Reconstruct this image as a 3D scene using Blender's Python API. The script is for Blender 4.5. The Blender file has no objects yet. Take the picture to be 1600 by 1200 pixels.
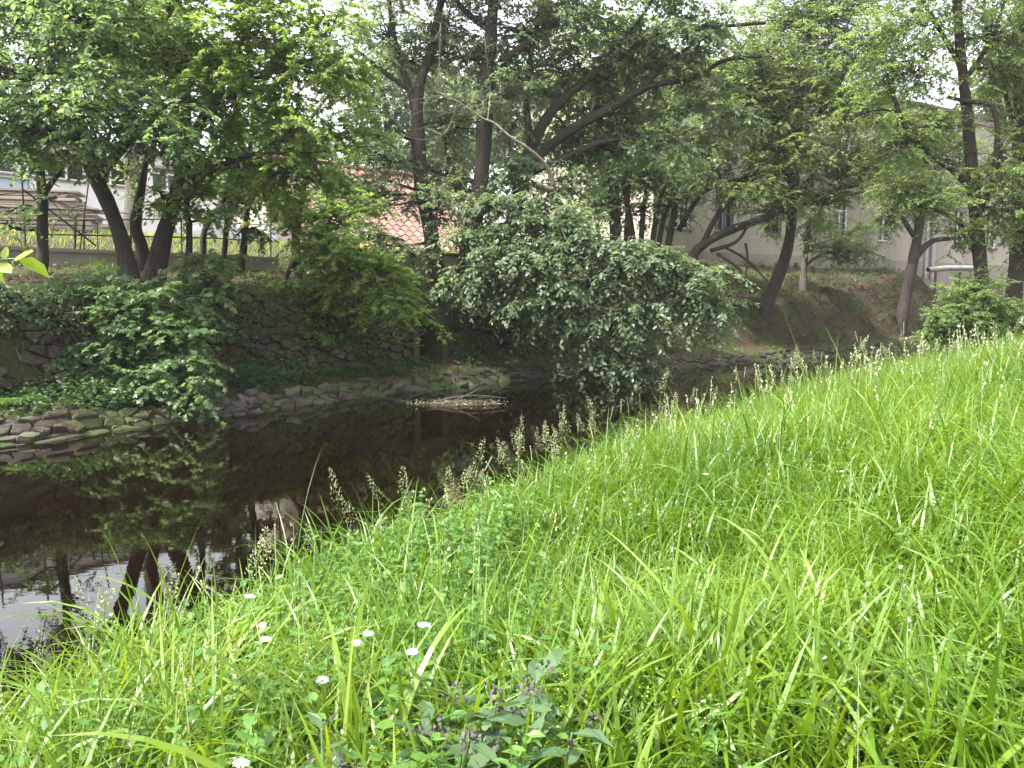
import bpy, math, random
import numpy as np
from mathutils import Vector

rng = np.random.default_rng(11)
random.seed(11)
SC = bpy.context.scene
COL = SC.collection
R = math.radians

# ------------------------------------------------------------------ camera
CAM_H, F, CX, CY, HOR = 2.0, 1208.0, 800.0, 600.0, 480.0
cam = bpy.data.cameras.new('camera')
cam.sensor_width = 36.0
cam.lens = 36.0 * F / 1600.0
cam.clip_start = 0.05
cam.clip_end = 1500
camo = bpy.data.objects.new('camera', cam)
COL.objects.link(camo)
PITCH = math.atan((CY - HOR) / F)
camo.location = (0, 0, CAM_H)
camo.rotation_euler = (math.pi / 2 - PITCH, 0, 0)
SC.camera = camo

# ------------------------------------------------------------------ sky, sun, exposure
SUN_EL, SUN_AZ = 58.0, 248.0      # azimuth clockwise from the view direction
world = bpy.data.worlds.new('World')
SC.world = world
world.use_nodes = True
wn = world.node_tree
wn.nodes.clear()
sky = wn.nodes.new('ShaderNodeTexSky')
sky.sky_type = 'NISHITA'
sky.sun_disc = False
sky.sun_elevation = R(SUN_EL)
sky.sun_rotation = R(SUN_AZ)
sky.air_density = 1.0
sky.dust_density = 4.0
sky.ozone_density = 1.0
hs = wn.nodes.new('ShaderNodeHueSaturation')
hs.inputs['Saturation'].default_value = 0.25
bg = wn.nodes.new('ShaderNodeBackground')
bg.inputs['Strength'].default_value = 0.15
wo = wn.nodes.new('ShaderNodeOutputWorld')
wn.links.new(sky.outputs[0], hs.inputs['Color'])
wn.links.new(hs.outputs[0], bg.inputs['Color'])
wn.links.new(bg.outputs[0], wo.inputs['Surface'])
sl = bpy.data.lights.new('sun', 'SUN')
sl.energy = 2.9
sl.angle = R(2)
sl.color = (1.0, 0.95, 0.86)
so = bpy.data.objects.new('sun', sl)
COL.objects.link(so)
sd = Vector((math.sin(R(SUN_AZ)) * math.cos(R(SUN_EL)), math.cos(R(SUN_AZ)) * math.cos(R(SUN_EL)), math.sin(R(SUN_EL))))
so.rotation_euler = sd.to_track_quat('Z', 'Y').to_euler()
SC.view_settings.view_transform = 'Standard'
SC.view_settings.look = 'None'
SC.view_settings.gamma = 1.0
SC.view_settings.exposure = 2.2
SC.cycles.max_bounces = 7
SC.cycles.diffuse_bounces = 4
SC.cycles.glossy_bounces = 3
SC.cycles.transmission_bounces = 4
SC.cycles.transparent_max_bounces = 6
SC.cycles.caustics_reflective = False
SC.cycles.caustics_refractive = False

# ------------------------------------------------------------------ mesh helpers
def mesh_np(name, V, faces, mat, parent=None, tint=None, smooth=False, origin=None, uv=None):
    """V (n,3) world coordinates; faces: list of (m,k) int arrays. Vertices are stored relative to origin."""
    V = np.asarray(V, dtype=np.float32).reshape(-1, 3)
    if origin is None and parent is not None:
        origin = tuple(parent.get('_o', (0, 0, 0)))
    if origin is not None:
        V = V - np.asarray(origin, dtype=np.float32)
    me = bpy.data.meshes.new(name)
    faces = [np.asarray(f, dtype=np.int32) for f in faces if len(f)]
    me.vertices.add(len(V))
    me.vertices.foreach_set('co', V.ravel())
    nl = sum(f.size for f in faces)
    me.loops.add(nl)
    me.loops.foreach_set('vertex_index', np.concatenate([f.ravel() for f in faces]))
    npoly = sum(len(f) for f in faces)
    tot = np.concatenate([np.full(len(f), f.shape[1], dtype=np.int32) for f in faces])
    st = np.zeros(npoly, dtype=np.int32)
    st[1:] = np.cumsum(tot)[:-1]
    me.polygons.add(npoly)
    me.polygons.foreach_set('loop_start', st)
    me.polygons.foreach_set('loop_total', tot)
    me.polygons.foreach_set('use_smooth', np.full(npoly, bool(smooth)))
    if tint is not None:
        a = me.attributes.new('tint', 'FLOAT', 'POINT')
        a.data.foreach_set('value', np.asarray(tint, dtype=np.float32).ravel())
    me.update(calc_edges=True)
    if mat:
        me.materials.append(mat)
    o = bpy.data.objects.new(name, me)
    COL.objects.link(o)
    if parent is not None:
        o.parent = parent
    elif origin is not None:
        o.location = origin
    return o

def thing(name, label, cat, loc=(0, 0, 0), group=None, rot=None):
    o = bpy.data.objects.new(name, None)
    o.empty_display_size = 0.2
    COL.objects.link(o)
    o.location = loc
    if rot is None:
        o['_o'] = [float(c) for c in loc]
    else:
        o.rotation_euler = (0, 0, rot)
        o['_o'] = [0.0, 0.0, 0.0]
    return tag(o, label, cat, group)

def tag(o, label=None, cat=None, group=None, kind=None):
    for k, v in (('label', label), ('category', cat), ('group', group), ('kind', kind)):
        if v:
            o[k] = v
    return o

class Acc:
    """collects vertices and faces of one mesh"""
    def __init__(s):
        s.V, s.F, s.T, s.n = [], {}, [], 0
    def add(s, V, faces, tint=0.5):
        V = np.asarray(V, dtype=np.float32).reshape(-1, 3)
        if len(V) == 0:
            return
        for f in faces:
            f = np.asarray(f, dtype=np.int64)
            if f.size:
                s.F.setdefault(f.shape[1], []).append(f + s.n)
        s.V.append(V)
        t = np.asarray(tint, dtype=np.float32)
        s.T.append(np.broadcast_to(t, (len(V),)) if t.ndim == 0 else t)
        s.n += len(V)
    def box(s, x0, x1, y0, y1, z0, z1, tint=0.5):
        V = [(x, y, z) for z in (z0, z1) for y in (y0, y1) for x in (x0, x1)]
        s.add(V, [[(0, 2, 3, 1), (4, 5, 7, 6), (0, 1, 5, 4), (2, 6, 7, 3), (0, 4, 6, 2), (1, 3, 7, 5)]], tint)
    def build(s, name, mat, parent=None, smooth=False, **kw):
        if not s.V:
            return None
        return mesh_np(name, np.concatenate(s.V), [np.concatenate(v) for v in s.F.values()], mat, parent,
                       tint=np.concatenate(s.T), smooth=smooth, **kw)

def norm(a):
    return a / np.maximum(np.linalg.norm(a, axis=-1, keepdims=True), 1e-9)

def tubes(acc, P, Rd, sides=4, tint=0.5, cap=False):
    """P (M,K,3) polylines with radii Rd (M,K)"""
    P = np.asarray(P, dtype=np.float64)
    Rd = np.asarray(Rd, dtype=np.float64)
    M, K = P.shape[:2]
    if M == 0:
        return
    T = np.empty_like(P)
    T[:, 1:-1] = P[:, 2:] - P[:, :-2]
    T[:, 0] = P[:, 1] - P[:, 0]
    T[:, -1] = P[:, -1] - P[:, -2]
    T = norm(T)
    mean = norm(P[:, -1] - P[:, 0])
    ref = np.where(np.abs(mean[:, 2:3]) > 0.8, np.array([[1.0, 0.13, 0]]), np.array([[0.0, 0.1, 1]]))
    A = norm(np.cross(T, ref[:, None, :]))
    B = np.cross(T, A)
    ang = np.arange(sides) * 2 * math.pi / sides
    ring = P[:, :, None, :] + Rd[:, :, None, None] * (np.cos(ang)[None, None, :, None] * A[:, :, None, :] + np.sin(ang)[None, None, :, None] * B[:, :, None, :])
    V = ring.reshape(-1, 3)
    base = (np.arange(M) * K * sides)[:, None, None]
    k = (np.arange(K - 1) * sides)[None, :, None]
    j = np.arange(sides)[None, None, :]
    j2 = (j + 1) % sides
    f = np.stack([base + k + j, base + k + j2, base + k + sides + j2, base + k + sides + j], axis=-1).reshape(-1, 4)
    t = np.asarray(tint, dtype=np.float32)
    if t.ndim == 1:
        t = np.repeat(t, K * sides)
    acc.add(V, [f], t)

def smooth_line(pts, rad, n):
    """Catmull-Rom through pts, n samples a span"""
    pts = np.asarray(pts, dtype=np.float64)
    rad = np.asarray(rad, dtype=np.float64)
    Q = np.vstack([2 * pts[0] - pts[1], pts, 2 * pts[-1] - pts[-2]])
    out, ro = [], []
    for i in range(len(pts) - 1):
        p0, p1, p2, p3 = Q[i:i + 4]
        for t in np.linspace(0, 1, n, endpoint=False):
            out.append(0.5 * ((2 * p1) + (-p0 + p2) * t + (2 * p0 - 5 * p1 + 4 * p2 - p3) * t * t + (-p0 + 3 * p1 - 3 * p2 + p3) * t ** 3))
            ro.append(rad[i] * (1 - t) + rad[i + 1] * t)
    out.append(pts[-1]); ro.append(rad[-1])
    return np.array(out), np.array(ro)

def wood(acc, pts, rad, sides=10, n=6, rough=0.06, tint=0.5):
    """a tapered trunk or limb with an uneven outline"""
    P, r = smooth_line(pts, rad, n)
    K = len(P)
    m = acc.n
    tubes(acc, P[None], r[None], sides, tint)
    V = acc.V[-1].reshape(K, sides, 3).copy()
    ph = rng.uniform(0, 6.28, 4)
    kk = np.arange(K)[:, None]
    jj = np.arange(sides)[None, :] * 2 * math.pi / sides
    w = 1 + rough * (np.sin(2 * jj + ph[0] + kk * .25) + .7 * np.sin(3 * jj + ph[1] - kk * .4) + .6 * np.sin(kk * .9 + ph[2])) + rng.normal(0, rough * .35, (K, sides))
    V = P[:, None, :] + (V - P[:, None, :]) * w[:, :, None]
    acc.V[-1] = V.reshape(-1, 3).astype(np.float32)
    acc.add([P[-1] + (P[-1] - P[-2]) * .1], [])
    e = m + (K - 1) * sides
    acc.F.setdefault(3, []).append(np.array([[e + j, e + (j + 1) % sides, m + K * sides] for j in range(sides)]))
    return P, r

# leaf outlines: x along the leaf, y across, z up from the blade
LEAF = {
    'oval': (np.array([(0, 0, 0), (.28, -.27, .06), (.68, -.23, .04), (1, 0, -.10), (.68, .23, .04), (.28, .27, .06), (.5, 0, .0)]),
             [np.array([(0, 1, 6), (0, 6, 5)]), np.array([(1, 2, 3, 6), (6, 3, 4, 5)])]),
    'narrow': (np.array([(0, 0, 0), (.3, -.13, .03), (.65, -.11, .0), (1, 0, -.22), (.65, .11, .0), (.3, .13, .03), (.5, 0, -.02)]),
               [np.array([(0, 1, 6), (0, 6, 5)]), np.array([(1, 2, 3, 6), (6, 3, 4, 5)])]),
    'maple': (np.array([(.38, 0, .02), (0, 0, 0), (.02, -.40, -.07), (.30, -.24, 0), (.62, -.46, -.09), (.60, -.16, .0), (1, 0, -.12),
                        (.60, .16, 0), (.62, .46, -.09), (.30, .24, 0), (.02, .40, -.07)]),
              [np.array([(0, 1, 2, 3), (0, 3, 4, 5), (0, 5, 6, 7), (0, 7, 8, 9), (0, 9, 10, 1)])]),
}
LEAF_AREA = {'oval': .36, 'narrow': .17, 'maple': .42}

def leaves(acc, pos, axis, nrm, size, shape='oval', tint=None):
    T, faces = LEAF[shape]
    M = len(pos)
    if M == 0:
        return
    axis = norm(axis)
    side = norm(np.cross(nrm, axis))
    nr = np.cross(axis, side)
    size = np.broadcast_to(np.asarray(size, dtype=np.float64), (M,))
    wid = rng.uniform(.8, 1.2, M)
    fold = rng.uniform(-.3, 1.8, M)
    V = pos[:, None, :] + size[:, None, None] * (T[None, :, 0:1] * axis[:, None, :] + (T[None, :, 1] * wid[:, None])[..., None] * side[:, None, :]
                                                  + (T[None, :, 2] * fold[:, None])[..., None] * nr[:, None, :])
    k = len(T)
    off = (np.arange(M) * k)[:, None, None]
    fs = [(f[None] + off).reshape(-1, f.shape[1]) for f in faces]
    if tint is None:
        tint = rng.uniform(0, 1, M)
    acc.add(V.reshape(-1, 3), fs, np.repeat(np.clip(tint, 0, 1), k))

# ------------------------------------------------------------------ plan of the place
SU = np.array([math.sin(R(41)), math.cos(R(41))])     # along the stream
SN = np.array([-math.cos(R(41)), math.sin(R(41))])    # across, to the far bank

def uv_of(X, Y):
    return X * SU[0] + Y * SU[1], X * SN[0] + Y * SN[1]

def xy_of(u, v):
    return u * SU[0] + v * SN[0], u * SU[1] + v * SN[1]

def sm(x, a, b):
    t = np.clip((np.asarray(x, dtype=float) - a) / (b - a), 0, 1)
    return t * t * (3 - 2 * t)

_fu = np.linspace(-120, 160, 1121)
def _smooth(u, v, w=9):
    y = np.interp(_fu, u, v)
    for _ in range(3):
        y = np.convolve(np.pad(y, w, mode='edge'), np.ones(2 * w + 1) / (2 * w + 1), 'valid')
    return y
_vf = _smooth([-120, -10, 3.4, 7.7, 12.2, 18.1, 21.5, 29.8, 45, 70, 160], [8, 11.6, 12.6, 13.2, 13.7, 13.4, 12.6, 10.8, 9.0, 7.8, 7])
_vn = _smooth([-120, -10, 0, 1, 2.4, 4.5, 8.4, 14.8, 22, 41, 80, 160], [2.5, 2.75, 3.25, 3.5, 3.98, 4.68, 5.15, 5.85, 5.7, 5.4, 4.5, 4], 4)
def vf(u): return np.interp(u, _fu, _vf)
def vn(u): return np.interp(u, _fu, _vn)
def vfence(u): return 20.2 - .18 * (np.asarray(u) - 5.6)

def bumps(x, y, s=1.0, a=1.0):
    x = np.asarray(x) * s; y = np.asarray(y) * s
    return a * (np.sin(1.3 * x + .7 * y + 1.1) * .4 + np.sin(-.8 * x + 1.9 * y + 4.0) * .3 + np.sin(2.9 * x + 2.3 * y) * .2 + np.sin(4.7 * x - 3.9 * y + 2) * .15 + np.sin(7.3 * x + 6.1 * y + .5) * .1)

FD = np.array([math.sin(R(61)), math.cos(R(61))])
FB0 = np.array([16.2, 42.0])
NOTCH = (13.75, 14.75)
def z_far(X, Y):
    u, v = uv_of(np.asarray(X, float), np.asarray(Y, float))
    w = v - vf(u)
    nt = sm(u, NOTCH[0] - .08, NOTCH[0]) * (1 - sm(u, NOTCH[1], NOTCH[1] + .08))
    wn_ = np.where(w > 1.3, np.maximum(1.3, w - 1.6 * nt), w)
    wf = np.maximum(vfence(u) - vf(u), 4.2)
    q = np.where(wn_ < 3, wn_, np.where(v < vfence(u), 3 + (wn_ - 3) / (wf - 3) * 4, 7 + (v - vfence(u))))
    zl = np.interp(q, [-2, -.4, .1, .16, 1.0, 1.75, 1.85, 2.25, 3.0, 5, 6.9, 7.3, 9, 12, 16, 60], [-1.2, -.7, -.45, -.05, .36, .5, .5, 2.25, 2.5, 2.72, 2.95, 3.3, 3.85, 4.2, 4.4, 4.5])
    zr = np.interp(w, [-2, -.4, .1, .16, 1.0, 1.7, 2.4, 3.2, 4.2, 6.2, 7.6, 60], [-1.2, -.7, -.45, -.05, .42, .55, 1.3, 2.15, 2.6, 3.8, 4.35, 4.5])
    dF = (np.asarray(X, float) - FB0[0]) * FD[1] - (np.asarray(Y, float) - FB0[1]) * FD[0]
    zr = np.where(w > 1.5, np.maximum(zr, np.minimum(4.12 - .34 * np.maximum(dF, 0), .5 + (w - 1.5) * 1.7)), zr)
    zr = np.where(dF < .4, np.minimum(zr, 4.12), zr)
    b = sm(u, 19, 24)
    z = zl * (1 - b) + zr * b
    return z + sm(u, 20, 25) * sm(w, 1.2, 2.2) * (1 - sm(w, 4.5, 6)) * (bumps(X, Y, 1.1, .12) + bumps(Y, X, 3.3, .10)) + np.where(w > .9, bumps(X, Y, 1.6, .07) + bumps(X, Y, 5.1, .03), 0) * sm(w, .6, 2)

def z_near(X, Y):
    u, v = uv_of(np.asarray(X, float), np.asarray(Y, float))
    t = vn(u) - v
    a = .115 + (.235 - .115) * sm(u, 1.5, 10)
    z = np.where(t < 0, np.maximum(-1.2, 1.2 * t), .14 * np.minimum(t / .35, 1) + a * np.minimum(t, 7) + .04 * np.maximum(t - 7, 0))
    return z + bumps(X, Y, 1.9, .04) * sm(t, 0, .8)

def ground(X, Y):
    u, v = uv_of(X, Y)
    return float(z_far(X, Y)) if v > .5 * (vn(u) + vf(u)) else float(z_near(X, Y))

def P(px, py, Y):
    """the point seen at pixel (px, py) of the photograph at forward distance Y"""
    return np.array([(px - CX) / F * Y, Y, CAM_H - (py - HOR) / F * Y]) if False else _P(px, py, Y)

def _P(px, py, Y):
    c, s = math.cos(PITCH), math.sin(PITCH)
    a, b = (px - CX) / F, (CY - py) / F
    d = np.array([a, c + b * s, -s + b * c])
    return np.array([0, 0, CAM_H]) + d * (Y / d[1])

def Yfar(px, w):
    """forward distance at which column px crosses the line w metres inland of the far waterline"""
    Y = 18.0
    for _ in range(40):
        X = (px - CX) / F * Y
        u, v = uv_of(X, Y)
        Y = (vf(u) + w) / (v / Y)
    return Y

# ------------------------------------------------------------------ materials
def nt(name):
    m = bpy.data.materials.new(name)
    m.use_nodes = True
    n = m.node_tree
    n.nodes.clear()
    out = n.nodes.new('ShaderNodeOutputMaterial')
    return m, n, out

def ramp(n, fac, stops):
    r = n.nodes.new('ShaderNodeValToRGB')
    e = r.color_ramp.elements
    e[0].position, e[0].color = stops[0][0], (*stops[0][1], 1)
    e[1].position, e[1].color = stops[-1][0], (*stops[-1][1], 1)
    for p, c in stops[1:-1]:
        x = e.new(p)
        x.color = (*c, 1)
    n.links.new(fac, r.inputs[0])
    return r.outputs[0]

def attr(n, name='tint'):
    a = n.nodes.new('ShaderNodeAttribute')
    a.attribute_name = name
    return a.outputs['Fac']

def noise(n, scale, detail=4, rough=.6, vec=None, dist=0.0):
    t = n.nodes.new('ShaderNodeTexNoise')
    t.inputs['Scale'].default_value = scale
    t.inputs['Detail'].default_value = detail
    t.inputs['Roughness'].default_value = rough
    t.inputs['Distortion'].default_value = dist
    if vec is not None:
        n.links.new(vec, t.inputs['Vector'])
    return t.outputs['Fac']

def coords(n, scale=(1, 1, 1), kind='Object'):
    c = n.nodes.new('ShaderNodeTexCoord')
    mp = n.nodes.new('ShaderNodeMapping')
    mp.inputs['Scale'].default_value = scale
    n.links.new(c.outputs[kind], mp.inputs[0])
    return mp.outputs[0]

def mathn(n, op, a, b):
    m = n.nodes.new('ShaderNodeMath')
    m.operation = op
    for i, x in enumerate((a, b)):
        if isinstance(x, (int, float)):
            m.inputs[i].default_value = x
        else:
            n.links.new(x, m.inputs[i])
    return m.outputs[0]

def mixc(n, fac, a, b, mode='MIX'):
    m = n.nodes.new('ShaderNodeMix')
    m.data_type = 'RGBA'
    m.blend_type = mode
    for sock, x in ((m.inputs[0], fac), (m.inputs[6], a), (m.inputs[7], b)):
        if isinstance(x, (int, float)):
            sock.default_value = x
        elif isinstance(x, tuple):
            sock.default_value = (*x, 1)
        else:
            n.links.new(x, sock)
    return m.outputs[2]

def bsdf(n, out, color, rough=.8, spec=.3, bump=None, bstr=.3, bdist=.02, **kw):
    b = n.nodes.new('ShaderNodeBsdfPrincipled')
    if isinstance(color, tuple):
        b.inputs['Base Color'].default_value = (*color, 1)
    else:
        n.links.new(color, b.inputs['Base Color'])
    if isinstance(rough, (int, float)):
        b.inputs['Roughness'].default_value = rough
    else:
        n.links.new(rough, b.inputs['Roughness'])
    b.inputs['Specular IOR Level'].default_value = spec
    for k, v in kw.items():
        b.inputs[k].default_value = v
    if bump is not None:
        bp = n.nodes.new('ShaderNodeBump')
        bp.inputs['Strength'].default_value = bstr
        bp.inputs['Distance'].default_value = bdist
        n.links.new(bump, bp.inputs['Height'])
        n.links.new(bp.outputs[0], b.inputs['Normal'])
    n.links.new(b.outputs[0], out.inputs['Surface'])
    return b

def leaf_mat(name, stops, tstops, trans=.42, rough=.5, spec=.45, patch=.35):
    m, n, out = nt(name)
    t = attr(n)
    p = noise(n, .9, 3, .6, coords(n))
    f = mathn(n, 'ADD', mathn(n, 'MULTIPLY', t, 1 - patch), mathn(n, 'MULTIPLY', mathn(n, 'SUBTRACT', mathn(n, 'MULTIPLY', p, 2.2), .6), patch))
    col = ramp(n, f, stops)
    b = bsdf(n, out, col, rough, spec)
    tr = n.nodes.new('ShaderNodeBsdfTranslucent')
    n.links.new(ramp(n, f, tstops), tr.inputs['Color'])
    mx = n.nodes.new('ShaderNodeMixShader')
    mx.inputs[0].default_value = trans
    n.links.new(b.outputs[0], mx.inputs[1])
    n.links.new(tr.outputs[0], mx.inputs[2])
    n.links.new(mx.outputs[0], out.inputs['Surface'])
    return m

M = {}
M['leaf_bright'] = leaf_mat('maple_leaf', [(0, (.07, .13, .025)), (.5, (.11, .185, .035)), (1, (.16, .24, .05))], [(0, (.17, .29, .04)), (1, (.38, .50, .08))], .55)
M['leaf_mid'] = leaf_mat('hazel_leaf', [(0, (.06, .115, .045)), (.6, (.095, .16, .06)), (1, (.14, .21, .08))], [(0, (.14, .25, .06)), (1, (.32, .45, .12))], .52, .42, .5)
M['leaf_grey'] = leaf_mat('elm_leaf', [(0, (.075, .115, .062)), (.6, (.11, .16, .088)), (1, (.16, .21, .12))], [(0, (.14, .22, .07)), (1, (.32, .42, .15))], .5, .4, .55)
M['leaf_yellow'] = leaf_mat('ash_leaf', [(0, (.075, .125, .04)), (.6, (.11, .175, .055)), (1, (.16, .23, .075))], [(0, (.18, .28, .06)), (1, (.40, .50, .12))], .54)
M['leaf_glow'] = leaf_mat('sunlit_leaf', [(0, (.14, .22, .02)), (1, (.22, .32, .03))], [(0, (.40, .55, .02)), (1, (.55, .68, .04))], .55)  # glow of sun through the blade is put into this brighter colour
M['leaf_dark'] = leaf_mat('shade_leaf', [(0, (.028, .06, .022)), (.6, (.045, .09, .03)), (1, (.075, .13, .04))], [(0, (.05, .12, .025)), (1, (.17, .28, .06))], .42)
M['leaf_weed'] = leaf_mat('weed_leaf', [(0, (.05, .13, .025)), (.6, (.08, .18, .03)), (1, (.13, .24, .045))], [(0, (.10, .25, .03)), (1, (.25, .42, .05))], .45)
M['leaf_comfrey'] = leaf_mat('comfrey_leaf', [(0, (.04, .085, .032)), (1, (.08, .135, .055))], [(0, (.07, .16, .03)), (1, (.14, .26, .05))], .3, .55, .4)
M['grass'] = leaf_mat('grass_blade', [(0, (.032, .09, .007)), (.45, (.076, .15, .010)), (.85, (.135, .215, .016)), (1, (.19, .24, .04))],
                      [(0, (.075, .19, .007)), (.5, (.20, .325, .009)), (1, (.34, .41, .022))], .36, .42, .45, .45)
M['seed'] = leaf_mat('seed_head', [(0, (.30, .36, .17)), (.6, (.46, .48, .29)), (1, (.58, .54, .42))], [(0, (.2, .22, .08)), (1, (.4, .36, .18))], .35, .7, .2, .1)

def bark(name, c0, c1, c2, moss=0.0):
    m, n, out = nt(name)
    co = coords(n, (1, 1, .22))
    a = noise(n, 16, 6, .65, co, .6)
    b = noise(n, 2.1, 3, .6, coords(n))
    col = mixc(n, mathn(n, 'MULTIPLY', b, .8), ramp(n, a, [(.3, c0), (.55, c1), (.75, c2)]), (.055, .05, .042))
    if moss:
        mf = ramp(n, noise(n, 1.6, 4, .65, coords(n)), [(.5 - .2 * moss, (0, 0, 0)), (.62 - .1 * moss, (1, 1, 1))])
        col = mixc(n, mf, col, (.055, .085, .02))
    bsdf(n, out, col, .9, .2, a, 1.0, .07)
    return m
M['bark'] = bark('dark_bark', (.018, .014, .011), (.045, .035, .028), (.09, .074, .062))
M['bark_brown'] = bark('brown_bark', (.02, .014, .010), (.055, .037, .028), (.10, .075, .06))
M['bark_moss'] = bark('mossy_bark', (.03, .022, .016), (.07, .055, .04), (.13, .11, .085), .7)
M['bark_pale'] = bark('pale_bark', (.10, .085, .07), (.19, .16, .14), (.28, .25, .22))
M['dead_wood'] = bark('bare_grey_wood', (.16, .13, .10), (.27, .23, .18), (.36, .32, .26))

def soil_mat():
    m, n, out = nt('far_bank_soil')
    c = coords(n)
    a = noise(n, 1.1, 5, .65, c)
    b = noise(n, 14, 5, .7, c)
    d = noise(n, 60, 3, .7, c)
    col = ramp(n, b, [(.3, (.022, .016, .011)), (.5, (.06, .042, .028)), (.66, (.115, .085, .055)), (.8, (.16, .13, .09))])
    g = ramp(n, a, [(.47, (0, 0, 0)), (.6, (1, 1, 1))])
    col = mixc(n, mathn(n, 'MULTIPLY', g, .75), col, ramp(n, d, [(.3, (.025, .045, .012)), (.7, (.075, .10, .03))]))
    bsdf(n, out, col, .95, .1, mathn(n, 'ADD', b, mathn(n, 'MULTIPLY', d, .5)), .9, .06)
    return m
M['soil'] = soil_mat()

def stone_mat(name='rubble_stone', moss=.5, dark=1.0):
    m, n, out = nt(name)
    t = attr(n)
    c = coords(n)
    a = noise(n, 9, 6, .7, c)
    col = ramp(n, t, [(0, (.10 * dark, .085 * dark, .07 * dark)), (.4, (.19 * dark, .165 * dark, .14 * dark)), (.8, (.28 * dark, .25 * dark, .215 * dark)), (1, (.36 * dark, .33 * dark, .29 * dark))])
    col = mixc(n, ramp(n, noise(n, .9, 5, .75, c), [(.42, (0, 0, 0)), (.56, (.85, .85, .85))]), col, (.045, .032, .022))
    col = mixc(n, .8, col, ramp(n, a, [(.25, (.35, .33, .3)), (.7, (1.15, 1.12, 1.1))]), 'MULTIPLY')
    mf = ramp(n, noise(n, 1.3, 5, .7, c), [(.52 - .1 * moss, (0, 0, 0)), (.66 - .1 * moss, (1, 1, 1))])
    col = mixc(n, mathn(n, 'MULTIPLY', mf, moss), col, (.045, .065, .018))
    bsdf(n, out, col, .88, .25, noise(n, 30, 5, .7, c), .7, .02)
    return m
M['stone'] = stone_mat('rubble_stone', .85, .42)
M['stone_toe'] = stone_mat('toe_stone', .9, .42)

def concrete(name, c0, c1, sc=2.5):
    m, n, out = nt(name)
    c = coords(n)
    col = mixc(n, noise(n, sc, 6, .7, c), c0, c1)
    streak = noise(n, .5, 4, .6, coords(n, (1.5, 1.5, .3)))
    col = mixc(n, ramp(n, streak, [(.45, (0, 0, 0)), (.75, (.55, .55, .55))]), col, tuple(x * .55 for x in c0))
    bsdf(n, out, col, .9, .2, noise(n, 40, 4, .7, c), .3, .01)
    return m
M['parapet'] = concrete('old_concrete', (.17, .15, .125), (.30, .275, .24))
M['render_grey'] = concrete('beige_render', (.33, .28, .235), (.45, .395, .34), .35)
M['render_white'] = concrete('white_render', (.80, .80, .80), (.86, .86, .86), .6)
M['plinth'] = concrete('stained_plinth', (.24, .19, .16), (.34, .30, .27), 1.2)
M['brick'] = concrete('red_brick', (.30, .11, .08), (.40, .17, .12), 4)

def plain(name, col, rough=.6, spec=.4, metal=0.0, var=.25, sc=8):
    m, n, out = nt(name)
    a = noise(n, sc, 5, .65, coords(n))
    c = mixc(n, a, tuple(x * (1 - var) for x in col), tuple(min(1, x * (1 + var)) for x in col))
    bsdf(n, out, c, rough, spec, a, .15, .01, Metallic=metal)
    return m
M['iron'] = plain('rusty_iron', (.035, .022, .018), .75, .3)
M['wire'] = plain('chain_link_wire', (.22, .22, .23), .5, .5, .6)
M['frame_white'] = plain('white_window_frame', (.72, .72, .72), .5)
M['frame_grey'] = plain('grey_window_frame', (.30, .31, .32), .5)
M['glass'] = plain('window_glass', (.02, .024, .027), .08, .6, 0, .1)
M['zinc'] = plain('zinc_downpipe', (.33, .33, .33), .5, .5, .4)
M['pipe_white'] = plain('pale_pipe_lagging', (.24, .235, .22), .8, .2, .1, .5, 6)
M['door_blue'] = plain('pale_blue_door', (.55, .62, .74), .5)
M['roof_felt'] = plain('roof_felt', (.12, .12, .12), .9)
M['gravel'] = plain('grey_gravel', (.30, .32, .36), .95, .2, 0, .5, 25)
M['petal'] = plain('white_petals', (.75, .74, .70), .8, .2, 0, .1)
M['petal_purple'] = plain('dusky_purple_flowers', (.085, .07, .078), .8, .2, 0, .4, 40)
M['petal_yellow'] = plain('yellow_flowers', (.42, .45, .04), .8, .2, 0, .2)
M['stem'] = plain('green_stem', (.10, .17, .04), .6, .3)
M['mud'] = plain('silt_and_leaf_mat', (.10, .075, .05), .8, .3, 0, .5, 20)
M['litter_wood'] = plain('wet_driftwood', (.09, .062, .042), .7, .3, 0, .4, 15)

def timber_mat():
    m, n, out = nt('weathered_timber')
    g = noise(n, 6, 5, .6, coords(n, (.4, 6, 6)))
    col = mixc(n, attr(n), ramp(n, g, [(.3, (.20, .15, .12)), (.7, (.36, .29, .24))]), ramp(n, g, [(.3, (.30, .23, .18)), (.7, (.46, .38, .31))]))
    bsdf(n, out, col, .85, .2, g, .4, .01)
    return m
M['timber'] = timber_mat()

def tile_mat():
    m, n, out = nt('clay_pantiles')
    t = attr(n)
    a = noise(n, 5, 5, .65, coords(n))
    col = mixc(n, mathn(n, 'ADD', mathn(n, 'MULTIPLY', t, .6), mathn(n, 'MULTIPLY', a, .4)), (.15, .085, .07), (.27, .17, .145))
    bsdf(n, out, col, .85, .2, a, .3, .01)
    return m
M['tile'] = tile_mat()

def water_mat():
    m, n, out = nt('peaty_water')
    c = coords(n)
    h = mathn(n, 'ADD', noise(n, 1.2, 2, .5, c, .5), mathn(n, 'MULTIPLY', noise(n, 6, 2, .5, coords(n, (1, 2.2, 1)), .4), .25))
    col = mixc(n, noise(n, .8, 5, .65, c), (.0014, .0007, .0004), (.005, .0027, .0014))
    bsdf(n, out, col, .012, .5, h, .035, .03, IOR=1.45)
    return m
M['water'] = water_mat()

def meadow_ground():
    m, n, out = nt('meadow_soil')
    c = coords(n)
    col = ramp(n, noise(n, 9, 5, .7, c), [(.3, (.014, .018, .007)), (.6, (.03, .042, .012)), (.8, (.05, .05, .022))])
    bsdf(n, out, col, .95, .1, noise(n, 30, 4, .7, c), .6, .04)
    return m
M['meadow'] = meadow_ground()

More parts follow.
